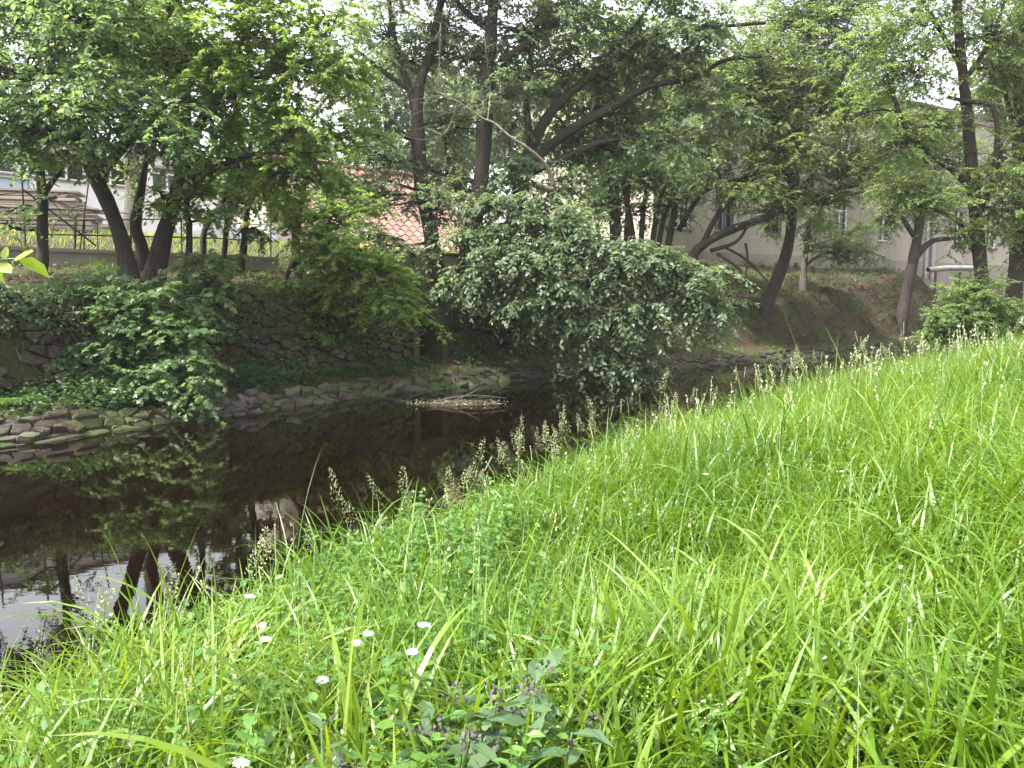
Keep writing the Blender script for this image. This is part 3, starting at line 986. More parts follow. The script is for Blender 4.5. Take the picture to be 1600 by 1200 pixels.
def tree(name, label, cat, base_px, Y, trunk, limbs, clusters, leaf, barkm, shape='oval', ls=.10, droop=.35, group=None, stems=(), flat=.45, extra=None, base_r=1.3, air=(1.22, 1.2, 1.12), cf=1.0):
    """trunk/limbs: lists of (px, py, radius in px[, metres nearer(-)/farther(+)]); clusters: (px, py, rx, ry, dY, depth radius m, cover)"""
    X, Yb = (base_px - CX) / F * Y, Y
    zb = ground(X, Yb)
    t = thing(name, label, cat, (X, Yb, zb), group)
    def line(pl, base=False):
        pts = [_P(q[0], q[1], Y + (q[3] if len(q) > 3 else 0)) for q in pl]
        rad = [q[2] / F * Y for q in pl]
        if base:
            pts = [np.array([X, Yb, zb - .9]), np.array([X, Yb, zb - .1])] + [p for p in pts if p[2] > zb + .15]
            rad = [rad[0] * base_r * 1.1, rad[0] * base_r] + rad[-(len(pts) - 2):]
        return pts, rad
    lines = []
    a = Acc(); lines.append(wood(a, *line(trunk, True), 12, 7)); a.build('trunk', barkm, t, smooth=True)
    for s_ in stems:
        pts, rad = line(s_)
        pts[0][2] = min(pts[0][2], ground(pts[0][0], pts[0][1]) - .1)
        a = Acc(); lines.append(wood(a, pts, rad, 8, 6)); a.build('stem', barkm, t, smooth=True)
    for l in limbs:
        a = Acc(); lines.append(wood(a, *line(l), 8, 6, .08)); a.build('limb', barkm, t, smooth=True)
    aw, al = Acc(), Acc()
    for c in clusters:
        px, py, rx, ry, dY, rd, cov = c[:7]
        Yc = Y + dY
        ctr = _P(px, py, Yc)
        root, rr = nearest_on(lines, ctr)
        cluster(al, aw, root, ctr, (rx / F * Yc, rd, ry / F * Yc), cov * cf, ls, shape, c[8] if len(c) > 8 else droop, max(.014, min(rr * .55, .05)), flat, c[7] if len(c) > 7 else (0, 0, 0), c[9] if len(c) > 9 else air)
    aw.build('branches', barkm, t)
    al.build('crown', leaf, t)
    if extra:
        extra(t)
    return t

# --- left group
tree('hazel_tree', 'leaning dark trunk with large oval leaves hanging over the timber stacks', 'tree', 207, Yfar(207, 3.6),
     [(203, 445, 13), (192, 385, 12), (170, 320, 11.5), (146, 268, 11), (118, 190, 9), (95, 80, 8), (85, -80, 5)],
     [[(128, 220, 8), (60, 150, 6, -1), (-20, 90, 4, -1.5)], [(150, 280, 8), (230, 190, 5, -1), (290, 150, 3, -1.6)], [(100, 110, 7), (200, 60, 5, -1.2)]],
     [(40, 110, 130, 75, -2.0, 1.3, 1.7), (190, 175, 120, 50, -2.2, 1.0, 1.7), (70, 200, 120, 45, -2.2, 1.0, 1.8), (255, 225, 65, 34, -2.2, .8, 1.4), (120, 30, 150, 70, -1.5, 1.4, 1.6),
      (-60, 180, 100, 80, -2, 1.2, 1.5), (140, 255, 40, 12, -1.5, .4, .5), (10, 10, 90, 60, -1, 1.2, 1.5), (50, -120, 160, 80, -.5, 1.6, 1.2)],
     M['leaf_mid'], M['bark'], 'oval', .105, .4, air=(1.35, 1.2, 1.12), cf=.62)
tree('hazel_sapling', 'thin forked sapling close to the end of the timber stacks', 'tree', 68, Yfar(68, 5.2),
     [(67, 400, 9), (66, 350, 8), (66, 300, 7), (60, 240, 5), (50, 160, 3)], [[(67, 305, 5), (85, 280, 3.5), (105, 255, 2.5)]],
     [(60, 235, 40, 22, -.4, .5, .7), (100, 245, 26, 14, -.4, .4, .6), (16, 330, 22, 14, -.6, .4, .6), (10, 350, 30, 16, -.8, .4, .5), (85, 310, 22, 18, -.3, .3, .4)], M['leaf_mid'], M['bark'], 'oval', .1, .4)
tree('sycamore_tree', 'twin trunk sycamore with moss on its left stem and bright yellow green crown', 'tree', 243, Yfar(243, 3.8),
     [(243, 440, 14), (256, 370, 12), (270, 320, 11), (286, 250, 9.5), (288, 150, 9), (270, 40, 7), (255, -90, 4)],
     [[(286, 240, 9), (330, 160, 6, -.6), (380, 70, 4, -1.2)], [(275, 300, 8), (330, 265, 5, -.4), (400, 240, 3.5, -1)], [(288, 160, 7), (240, 60, 5), (200, -20, 4)], [(330, 160, 5, -.6), (430, 110, 4, -1), (500, 90, 3, -1.2)]],
     [(390, 60, 120, 70, -1.2, 1.3, 1.7), (290, 90, 110, 70, -.6, 1.3, 1.7), (470, 120, 90, 65, -1.6, 1.1, 1.7), (370, 170, 110, 55, -1.2, 1.1, 1.7), (470, 210, 80, 50, -1.5, .9, 1.5), (380, 260, 90, 40, -1.0, .8, 1.4),
      (470, 285, 80, 40, -1.3, .8, 1.5), (300, 310, 50, 22, -.7, .7, 1.3), (520, 40, 60, 45, -1.4, .9, .9), (220, 20, 90, 60, .2, 1.2, 1.3), (400, -70, 160, 70, -1, 1.4, 1.3), (250, 300, 36, 24, -.6, .6, .9), (430, 325, 60, 20, -1.0, .7, .9),
      (560, 230, 55, 45, -1.5, .8, 1.1)],
     M['leaf_bright'], M['bark_brown'], 'maple', .105, .3, air=(1.35, 1.2, 1.05), cf=.6, stems=[[(226, 440, 11), (222, 390, 10), (212, 350, 8, -.1), (220, 300, 6, -.1), (232, 230, 4)]], flat=.35)
tree('birch_tree', 'pale brown trunk standing on the lawn behind the iron fence', 'tree', 212, 23.5,
     [(212, 362, 13), (208, 320, 12), (206, 250, 11), (204, 180, 10), (208, 60, 8), (210, -80, 5)], [[(206, 200, 5), (170, 120, 4), (140, 60, 3)], [(206, 170, 5), (250, 90, 4), (280, 30, 3)]],
     [(180, 110, 80, 60, 0, 1.5, .9), (250, 60, 80, 60, 0, 1.5, .9), (215, 280, 16, 30, -.3, .4, .6), (130, 10, 80, 60, 0, 1.5, .9)], M['leaf_yellow'], M['bark_pale'], 'oval', .12)
def sapling(px, w, pts, cl, leafm, label, ls=.10, shape='maple', limbs=()):
    tree('sapling', label, 'sapling', px, Yfar(px, w), pts, limbs, cl, leafm, M['bark'], shape, ls, .35, 'thin saplings along the low wall')
sapling(293, 3.2, [(294, 450, 5), (296, 380, 5), (292, 300, 4), (300, 220, 2.5)], [(325, 410, 30, 26, -1.0, .5, 1.8), (330, 440, 28, 20, -1.2, .4, 1.8), (300, 280, 50, 36, -.4, .6, 1.0), (320, 340, 30, 18, -.3, .4, .8)], M['leaf_mid'],
        'thin sapling with a pale leafy spray low on its stem', .11)
sapling(316, 5.6, [(317, 400, 5), (320, 360, 4.5), (345, 320, 4), (380, 260, 3), (400, 200, 2)], [(350, 310, 55, 26, -.3, .6, .9), (390, 250, 60, 36, -.3, .7, 1)], M['leaf_mid'], 'slanting sapling leaning right over the gravel heap')
sapling(350, 5.4, [(350, 400, 4), (355, 350, 4), (362, 300, 3), (360, 220, 2)], [(365, 320, 36, 20, -.2, .4, .8), (372, 270, 36, 30, -.2, .5, .9)], M['leaf_mid'], 'upright sapling before the gravel heap')
sapling(378, 5.2, [(378, 410, 5.5), (383, 360, 5), (388, 300, 4), (392, 210, 3)], [(400, 300, 50, 24, -.3, .5, .9), (395, 220, 60, 40, -.3, .7, 1.0), (400, 355, 26, 22, -.2, .3, .8)], M['leaf_dark'], 'darker sapling between the two gravel heaps')
tree('young_sycamore', 'young sycamore drooping bright boughs over the stone wall towards the drain gap', 'tree', 468, Yfar(468, 3.4),
     [(468, 430, 8), (462, 380, 7), (470, 310, 6), (480, 230, 4)], [[(464, 385, 5), (530, 385, 4, -1.2), (610, 450, 3, -2.2), (680, 500, 2, -2.8)], [(464, 400, 5), (440, 450, 3.5, -1), (430, 500, 2.5, -1.5)]],
     [(500, 375, 55, 22, -1.0, .6, 2.0), (545, 400, 70, 26, -1.6, .6, 2.2), (590, 430, 55, 26, -2.0, .5, 2.2), (630, 470, 42, 24, -2.4, .5, 2.0), (660, 497, 32, 17, -2.7, .4, 2.0), (520, 440, 50, 24, -1.4, .5, 1.6), (575, 470, 40, 18, -1.9, .4, 1.2),
      (470, 330, 60, 40, -.6, .7, 1.3), (540, 330, 60, 36, -.4, .7, 1.0), (470, 480, 60, 28, -1.2, .5, 1.5), (420, 465, 60, 22, -1.0, .5, 1.4), (490, 515, 40, 18, -1.5, .4, 1.2), (380, 480, 40, 18, -1.0, .4, .9)],
     M['leaf_bright'], M['bark'], 'maple', .115, .3, flat=.35)
tree('elder_bush', 'dense green bush spilling over the stone wall to the waterside ledge', 'bush', 205, Yfar(205, 2.6),
     [(205, 470, 7), (200, 450, 6), (190, 430, 4)], [[(202, 460, 5), (240, 480, 4, -.8), (290, 560, 2.5, -1.6)], [(202, 462, 4), (150, 490, 3, -.7), (120, 530, 2, -1)]],
     [(215, 480, 80, 38, -1.0, .5, 2.2), (150, 480, 60, 34, -.8, .5, 2.0), (250, 520, 70, 40, -1.2, .5, 2.2), (190, 545, 80, 36, -1.2, .4, 2.2), (290, 575, 45, 34, -1.5, .4, 2.0), (325, 612, 26, 22, -1.7, .3, 1.8), (230, 590, 70, 26, -1.4, .4, 2.0),
      (130, 540, 50, 30, -1.0, .4, 1.7), (180, 455, 70, 18, -.4, .4, 1.3), (320, 465, 26, 24, -.7, .4, 1.1)],
     M['leaf_mid'], M['bark'], 'maple', .105, .35, flat=.4)

# --- centre
tree('lime_tree', 'dark forked trunk beside the tiled shed roof', 'tree', 690, Yfar(690, 2.9),
     [(688, 470, 16), (682, 420, 13.6), (672, 360, 12), (660, 290, 11.2), (652, 210, 10.4), (655, 140, 8), (675, 70, 6.4), (700, -60, 4)],
     [[(653, 195, 6.4), (640, 140, 5.6), (620, 80, 4.8), (605, -20, 3.2)], [(655, 215, 5.6), (632, 212, 4.8, -.3), (610, 187, 4.4, -.5)], [(655, 150, 4.8), (610, 120, 4), (560, 80, 2.4)]],
     [(600, 60, 80, 55, .3, 1.2, .7), (560, 150, 60, 60, -.3, 1.0, .7), (650, 100, 55, 45, .6, .9, .6), (580, 250, 70, 40, -.2, 1.0, .8), (620, 320, 50, 25, -.6, .8, .5), (700, 40, 60, 60, .4, 1.0, .6), (560, 370, 50, 28, -.6, .8, 1.0),
      (560, 310, 50, 28, .6, .7, .8), (500, 300, 60, 36, .8, .8, .9), (680, 270, 40, 30, .6, .6, .8), (690, 330, 30, 40, -.8, .6, .9), (640, 400, 45, 24, -1, .6, .9), (720, 200, 45, 60, .3, .8, .8), (650, -60, 120, 60, 0, 1.4, 1.0)],
     M['leaf_grey'], M['bark'], 'oval', .105, .35, air=(1.4, 1.3, 1.0), cf=.8)
tree('lime_tree', 'tall straight brown trunk rising above the drooping foliage', 'tree', 722, Yfar(722, 2.5),
     [(718, 455, 15.58), (735, 385, 13.94), (750, 290, 12.71), (757, 190, 12.3), (760, 120, 11.48), (768, 40, 9.02), (776, -90, 6.56)],
     [[(763, 115, 6.56), (800, 85, 6.15), (850, 50, 4.92), (872, 20, 4.51), (905, -60, 3.28)], [(752, 290, 4.1, .2), (708, 265, 4.1, .3), (695, 215, 3.28, .4)], [(768, 50, 4.92), (720, 10, 4.1), (690, -50, 3.28)]],
     [(830, 50, 80, 50, .3, 1.1, .8), (720, 90, 50, 50, .6, .9, .8), (820, 130, 50, 40, .8, .9, .8), (880, 20, 80, 40, .3, 1.2, .55), (700, 270, 35, 30, .3, .6, .6), (800, 150, 45, 45, -.5, .8, .8), (800, -60, 140, 60, 0, 1.5, .9)],
     M['leaf_grey'], M['bark_brown'], 'oval', .105, .35, air=(1.4, 1.3, 1.0), cf=.8)

def dead_branch(t):
    Yd = YE - 3.3
    a = Acc()
    main = [(838, 288), (862, 296), (862, 278), (850, 255), (825, 232), (795, 212), (772, 192), (755, 185), (725, 165), (700, 150), (686, 130), (680, 112)]
    P_, r_ = wood(a, [_P(x, y, Yd + .12 * math.sin(i)) for i, (x, y) in enumerate(main)], [.075, .07, .06, .048, .04, .034, .028, .024, .018, .013, .009, .005], 8, 4)
    for pl in ([(762, 188), (766, 140), (760, 90), (756, 40)], [(735, 172), (700, 176), (665, 172), (640, 182)], [(720, 160), (690, 150), (660, 154), (635, 158)], [(715, 158), (705, 190), (690, 212), (655, 218), (620, 208)],
               [(700, 150), (680, 142), (655, 130)], [(712, 156), (722, 130), (735, 112)], [(690, 174), (672, 162), (655, 160)], [(750, 183), (755, 160), (740, 154), (705, 152)], [(690, 210), (665, 200), (648, 203)], [(680, 60), (690, 40), (672, 28)],
               [(686, 130), (688, 60), (690, 35), (710, 50)], [(846, 285), (870, 330), (885, 375), (910, 392), (940, 395)]):
        wood(a, [_P(x, y, Yd + rng.normal(0, .15)) for x, y in pl], np.linspace(.014, .004, len(pl)), 5, 4)
    a.build('dead_branch', M['dead_wood'], t, smooth=True)

YE = Yfar(800, 2.2)
tree('elm_tree', 'spreading tree with long arching limbs and a leafy skirt hanging to the water', 'tree', 795, YE,
     [(790, 480, 15.84), (796, 400, 14.4), (806, 330, 12.96), (818, 265, 11.52), (830, 235, 9.36)],
     [[(826, 245, 8.64), (850, 190, 7.92), (880, 155, 7.2), (930, 115, 6.12), (1000, 68, 5.04), (1060, 50, 3.6), (1120, 42, 2.88), (1195, 36, 2.16)],
      [(822, 258, 8.64), (885, 208, 7.2), (960, 165, 6.48), (1015, 135, 5.04), (1085, 122, 3.96), (1130, 95, 2.88), (1190, 88, 2.16)],
      [(815, 275, 6.48), (880, 248, 5.4), (935, 224, 4.68), (985, 218, 4.32), (1025, 230, 3.6), (1050, 218, 2.16)],
      [(830, 240, 6.48), (822, 150, 5.76, .4), (835, 60, 4.32, .6), (860, -60, 2.88, .8)],
      [(930, 115, 3.6), (1000, 30, 2.88), (1040, -40, 2.16)], [(1000, 140, 3.6), (1060, 85, 2.88), (1100, 60, 2.16)],
      [(806, 330, 7.2), (850, 345, 5.76, -1.5), (930, 385, 4.32, -3), (1030, 420, 2.88, -3.5), (1110, 440, 1.8, -3.5)], [(800, 360, 5.76), (790, 380, 4.32, -1.6), (800, 430, 2.88, -3), (830, 490, 1.8, -3.4)],
      [(860, 350, 4.32, -1.6), (930, 440, 3.24, -3), (960, 530, 2.52, -3.2), (980, 585, 1.44, -3.2)]],
     [(1000, 55, 120, 40, -.2, 1.4, .75), (1120, 60, 90, 45, -.2, 1.4, .7), (890, 40, 70, 40, 1.2, 1.2, .8), (800, 200, 50, 36, 1.2, .9, .8), (950, 130, 90, 45, .5, 1.2, .55), (1070, 130, 80, 40, .4, 1.2, .55), (880, 110, 60, 45, .8, 1.0, .5), (1060, 220, 80, 40, -.5, 1.2, .65), (940, 230, 70, 35, .6, 1.0, .55), (880, 190, 50, 40, .8, .9, .5),
      (1140, 180, 60, 45, 0, 1.0, .7), (920, 170, 70, 45, 1.2, 1.0, .8), (1000, 190, 70, 40, 1.2, 1.0, .8), (930, 240, 70, 40, 1.4, 1.0, .8), (860, 150, 50, 50, 1.2, .9, .7), (1010, 110, 80, 45, 1, 1.2, .7), (1000, -50, 180, 60, 0, 1.8, .9),
      (800, 265, 60, 26, -.8, .7, 1.4), (870, 285, 60, 24, -1.4, .7, 1.4), (730, 300, 40, 24, -1.0, .6, 1.3),
      (780, 312, 82.6875, 20.5344, -2, 0.805, 2.7807, (0, 0, -.5)), (860, 337, 88.2, 22.816, -2.4, 0.92, 2.7807, (0, 0, -.5)), (750, 362, 66.15, 22.816, -2.4, 0.69, 2.5389, (0, 0, -.5)), (920, 377, 99.225, 22.816, -3, 0.92, 2.7807, (0, 0, -.5)), (1000, 402, 88.2, 20.5344, -3.3, 0.92, 2.9016, (0, 0, -.5)), (1070, 422, 63.945, 19.3936, -3.5, 0.805, 2.6598, (0, 0, -.5)), (820, 392, 88.2, 22.816, -3.1, 0.805, 2.6598, (0, 0, -.5)),
      (745, 432, 60.6375, 20.5344, -2.8, 0.575, 2.418, (0, 0, -.5)), (810, 467, 60.6375, 18.2528, -3.3, 0.575, 2.1762, (0, 0, -.5)), (900, 442, 99.225, 22.816, -3.4, 0.69, 2.5389, (0, 0, -.5)), (960, 492, 77.175, 20.5344, -3.4, 0.69, 2.418, (0, 0, -.5)), (1040, 472, 77.175, 19.3936, -3.4, 0.69, 2.5389, (0, 0, -.5)), (1090, 482, 46.305, 18.2528, -3.3, 0.575, 2.0553, (0, 0, -.5)), (950, 542, 66.15, 17.112, -3.3, 0.575, 2.418, (0, 0, -.5)), (1000, 552, 55.125, 15.9712, -3.2, 0.575, 2.2971, (0, 0, -.5)),
      (920, 572, 39.69, 11.408, -3.2, 0.46, 2.0553, (0, 0, -.5)), (990, 582, 44.1, 7.9856, -3.2, 0.46, 1.6926, (0, 0, -.5)), (870, 502, 44.1, 14.8304, -3.2, 0.46, 1.4508, (0, 0, -.5)), (700, 442, 28.665, 13.6896, -2.2, 0.46, 1.4508, (0, 0, -.5)), (1115, 422, 24.255, 9.1264, -3.4, 0.46, 1.8135, (0, 0, -.5))],
     M['leaf_grey'], M['bark'], 'oval', .135, .5, extra=dead_branch, flat=.3)
YS = Yfar(1000, 4.2)
tree('hazel_clump', 'many stemmed bush of slender upright poles behind the leafy skirt', 'bush', 990, YS,
     [(990, 400, 6), (985, 350, 5), (975, 290, 4), (965, 240, 3)], [],
     [(960, 270, 50, 36, 0, .8, .9), (1010, 280, 50, 36, 0, .8, .9), (1050, 320, 36, 30, 0, .7, .8), (940, 320, 36, 30, 0, .7, .9), (1000, 330, 50, 26, .2, .7, .6)], M['leaf_dark'], M['bark'], 'oval', .11, .35,
     stems=[[(960, 400, 5), (955, 330, 4), (948, 260, 2)], [(1000, 400, 5), (1005, 330, 4), (1020, 250, 2)], [(1010, 400, 5), (1025, 340, 4), (1045, 270, 2)], [(1020, 405, 5), (1035, 350, 4), (1060, 290, 2.5)], [(1030, 410, 6), (1050, 350, 5), (1062, 310, 4), (1100, 280, 2.5)],
            [(975, 400, 4), (980, 340, 3.5), (985, 260, 2)], [(945, 395, 4), (930, 330, 3), (915, 270, 2)]])

# --- right
tree('crack_willow', 'slanting limb tree reaching right across the barred windows', 'tree', 1078, Yfar(1078, 3.0),
     [(1080, 410, 8), (1100, 382, 7), (1145, 358, 6.5), (1200, 338, 5.5), (1240, 310, 4.5), (1280, 260, 3)],
     [[(1095, 386, 5), (1125, 330, 4), (1165, 290, 3.5), (1240, 200, 2.5)], [(1060, 360, 4.5, .4), (1100, 300, 4, .4), (1160, 280, 3.5, .3), (1215, 265, 2.5, .2)], [(1110, 392, 3), (1150, 378, 2.5), (1170, 350, 2)], [(1120, 396, 2.5), (1155, 420, 2), (1160, 440, 1.5)], [(1130, 385, 2), (1165, 405, 2), (1200, 440, 1.2)],
      [(1165, 380, 2), (1168, 410, 1.8), (1160, 450, 1)]],
     [(1150, 290, 60, 40, 0, 1.0, .8), (1220, 230, 70, 45, 0, 1.2, .8), (1180, 180, 70, 50, .3, 1.2, .75), (1100, 270, 45, 35, 0, .9, .8), (1230, 310, 45, 22, 0, .8, .7), (1200, 355, 30, 12, -.3, .5, .5), (1130, 130, 70, 50, .3, 1.2, .9), (1090, 210, 60, 50, .4, 1.0, .9), (1150, 60, 80, 50, .5, 1.3, .8), (1240, 130, 70, 60, .5, 1.2, .8)],
     M['leaf_yellow'], M['bark'], 'oval', .10, .35, air=(1.55, 1.45, 1.0), cf=.58)
tree('alder_tree', 'curved brown trunk leaning right on the earth slope', 'tree', 1190, Yfar(1190, 2.3),
     [(1193, 490, 10), (1212, 440, 9), (1228, 400, 8.5), (1236, 350, 8), (1240, 290, 7.5), (1246, 190, 6), (1262, 80, 5), (1275, -60, 3)],
     [[(1240, 290, 5), (1200, 240, 4), (1160, 170, 3)], [(1244, 220, 5), (1300, 150, 3.5), (1330, 90, 2.5)], [(1238, 330, 4), (1290, 300, 3), (1340, 290, 2)]],
     [(1240, 260, 75, 40, 0, 1.2, .9), (1280, 150, 70, 60, 0, 1.3, .75), (1190, 100, 70, 60, 0, 1.3, .7), (1310, 260, 60, 36, 0, 1.1, .9), (1290, 320, 60, 30, -.3, 1.0, .9), (1250, 40, 90, 50, 0, 1.4, .75), (1190, 330, 40, 24, -.2, .8, .8), (1280, -60, 140, 60, 0, 1.8, .8), (1350, 170, 60, 50, 0, 1.2, .9), (1360, 250, 60, 40, 0, 1.1, .9), (1340, 100, 70, 50, .4, 1.3, .8), (1200, 200, 60, 50, 0, 1.2, .9), (1300, 30, 90, 50, .3, 1.3, .8)],
     M['leaf_yellow'], M['bark_brown'], 'oval', .10, .3, air=(1.55, 1.45, 1.0), cf=.58)
tree('sapling', 'slim grey sapling on the slope right of the curved trunk', 'sapling', 1252, Yfar(1252, 3.4),
     [(1252, 465, 5), (1256, 420, 5), (1262, 370, 4), (1268, 300, 3), (1276, 230, 2)], [[(1258, 415, 3), (1280, 400, 2.5), (1310, 390, 2)]],
     [(1300, 385, 50, 20, -.3, .9, 1.0), (1270, 340, 45, 28, 0, .9, .8), (1345, 395, 45, 18, -.3, .8, 1.0), (1330, 360, 40, 18, 0, .8, .8), (1215, 310, 40, 20, 0, .7, .6)], M['leaf_mid'], M['bark_pale'], 'oval', .10, air=(1.4, 1.3, 1.0), cf=.75)
tree('alder_tree', 'slender dark trunk in front of the grey downpipes', 'tree', 1405, Yfar(1405, 1.8),
     [(1407, 525, 8), (1414, 470, 8), (1424, 420, 8.5), (1434, 370, 7), (1442, 300, 5), (1448, 220, 4)], [[(1428, 405, 5), (1455, 378, 4), (1490, 372, 3)], [(1432, 375, 4), (1405, 335, 3), (1380, 320, 2)]],
     [(1430, 300, 60, 36, 0, 1.4, .9), (1400, 260, 60, 36, 0, 1.4, .8), (1390, 340, 40, 22, 0, 1.0, .9), (1440, 210, 55, 40, 0, 1.3, .8), (1490, 250, 55, 40, 0, 1.3, .9), (1390, 190, 55, 40, 0, 1.3, .8), (1480, 330, 50, 26, 0, 1.2, .9)], M['leaf_yellow'], M['bark'], 'oval', .11, air=(1.4, 1.3, 1.0), cf=.7)
YR = 22.5
tree('ash_tree', 'tall ash with a hooked side limb on the grassy bank by the round bush', 'tree', 1545, YR,
     [(1545, 545, 13.6), (1538, 470, 11.2), (1530, 400, 9.6), (1522, 300, 8.8), (1512, 190, 8), (1502, 90, 7.2), (1494, -20, 6.4), (1490, -120, 4)],
     [[(1522, 305, 6.4), (1500, 275, 5.6, -.3), (1460, 245, 4.8, -.5), (1425, 215, 4, -.6), (1405, 175, 3.2, -.7), (1385, 115, 2.4, -.7)], [(1526, 340, 5.6), (1545, 300, 4, -.3), (1556, 250, 4, -.4), (1558, 195, 4, -.4), (1548, 165, 3.6, -.3), (1510, 158, 3.2, -.2), (1480, 152, 2.4)],
      [(1520, 365, 4), (1480, 335, 3.2, -.4), (1430, 320, 2.4, -.6)], [(1505, 110, 4), (1470, 50, 3.2), (1440, 0, 2.4)], [(1505, 130, 4), (1550, 60, 3.2), (1570, 0, 2.4)]],
     [(1440, 110, 75, 55, -.5, 1.1, 1.0), (1540, 60, 70, 60, 0, 1.1, .95), (1420, 40, 75, 45, -.4, 1.1, .9), (1395, 230, 60, 36, -.6, .9, 1.0), (1460, 300, 75, 32, -.6, .9, 1.1), (1560, 240, 45, 60, -.3, .8, 1.0), (1470, 190, 50, 36, -.4, .8, .8), (1570, 330, 45, 40, -.3, .7, 1.2), (1400, 290, 45, 26, -.6, .7, .9),
      (1500, 370, 50, 26, -.4, .7, 1.0), (1350, 70, 60, 45, -.4, .9, .8), (1340, 180, 45, 36, -.5, .8, .7), (1470, -60, 150, 60, 0, 1.6, .9), (1600, 120, 50, 70, .2, 1, .9)],
     M['leaf_yellow'], M['bark_brown'], 'oval', .085, .3, air=(1.45, 1.35, 1.0), cf=.55)
tree('ash_tree', 'dark upright trunk farthest right on the grassy bank', 'tree', 1580, YR + 1,
     [(1578, 545, 14.4), (1582, 480, 12), (1590, 400, 10.4), (1592, 280, 9.6), (1594, 120, 8.8), (1600, -100, 6.4)], [[(1592, 300, 4.8), (1640, 230, 4), (1680, 150, 2.4)], [(1592, 220, 4.8), (1570, 140, 3.2), (1560, 60, 2.4)]],
     [(1640, 200, 70, 80, 0, 1.2, 1.0), (1590, 60, 60, 60, 0, 1.2, .8), (1640, 350, 60, 60, 0, .9, 1.1), (1680, 60, 80, 80, 0, 1.2, 1)], M['leaf_yellow'], M['bark_brown'], 'oval', .085, .3, air=(1.45, 1.35, 1.0), cf=.55)
tree('dogwood_bush', 'rounded yellow green bush at the foot of the tall ash', 'bush', 1520, YR - .9,
     [(1520, 560, 5), (1515, 520, 4), (1510, 480, 3)], [],
     [(1490, 490, 45, 34, -.3, .6, 2.2), (1530, 455, 40, 30, 0, .6, 1.9), (1480, 530, 40, 26, -.3, .5, 2.0), (1550, 510, 40, 34, .2, .6, 1.8), (1450, 510, 14, 22, -.3, .4, 1.4), (1590, 500, 40, 40, .4, .6, 1.5)], M['leaf_yellow'], M['bark'], 'oval', .075, .3,
     stems=[[(1510, 560, 4), (1490, 510, 3), (1475, 480, 2)], [(1530, 560, 4), (1545, 510, 3), (1560, 480, 2)]])

# --- farther trees behind the buildings
def far_tree(px, Y, top, label, leafm, cover=1.0):
    s = 30.0 / Y * 1.6
    h0 = 400
    tree('broadleaf_tree', label, 'tree', px, Y, [(px, 380, 9 * s), (px + 6, 200, 7 * s), (px - 4, max(top, 20) + 40, 4 * s)], [[(px + 5, 220, 4 * s), (px - 50 * s, 150, 2 * s)], [(px + 4, 200, 4 * s), (px + 55 * s, 130, 2 * s)]],
         [(px + rng.uniform(-90, 90) * s, y, 75 * s, 50 * s, rng.uniform(-1, 1), 2.2, cover) for y in np.arange(top, 300, 52 * s)] + [(px + rng.uniform(-50, 50) * s, y, 75 * s, 50 * s, 0, 2.2, cover) for y in np.arange(top + 30, 280, 70 * s)],
         leafm, M['bark'], 'oval', .24, .35, 'trees beyond the buildings')
for px, Y, top, leafm, lab in ((470, 46, 170, 'leaf_yellow', 'tree beyond the white building and left of the tiled shed'), (600, 52, 60, 'leaf_grey', 'greyish tree beyond the tiled shed roof'), (720, 56, 90, 'leaf_yellow', 'light green tree beyond the shed, seen between the two lime trunks'),
                               (860, 54, 70, 'leaf_grey', 'tree beyond the arching limbs at the centre'), (1000, 58, 110, 'leaf_yellow', 'light tree just left of the beige building'), (1250, 72, 60, 'leaf_grey', 'tree showing over the roof of the beige building'),
                               (1560, 76, 50, 'leaf_yellow', 'tree over the far right end of the long flat roof')):
    far_tree(px, Y, top + 40, lab, M[leafm], .7)

tree('broadleaf_tree', 'pale leafy tree in front of the left end wall of the beige building', 'tree', 960, 33.0, [(960, 400, 7), (962, 300, 6), (955, 180, 4), (950, 60, 2.5)], [[(961, 260, 3), (910, 200, 2)], [(958, 230, 3), (1010, 170, 2)]],
     [(930, 290, 60, 34, 0, 1.2, 1.1), (1000, 260, 60, 34, 0, 1.2, 1.1), (900, 220, 60, 36, 0, 1.2, 1.0), (970, 200, 60, 36, 0, 1.2, 1.0), (1040, 190, 50, 40, 0, 1.2, 1.0), (930, 140, 60, 36, 0, 1.2, .9), (1010, 120, 60, 40, 0, 1.2, .9), (960, 60, 80, 40, 0, 1.3, .8), (1045, 260, 40, 30, 0, 1.0, .9)],
     M['leaf_yellow'], M['bark'], 'oval', .15, .3, air=(1.4, 1.3, 1.0))

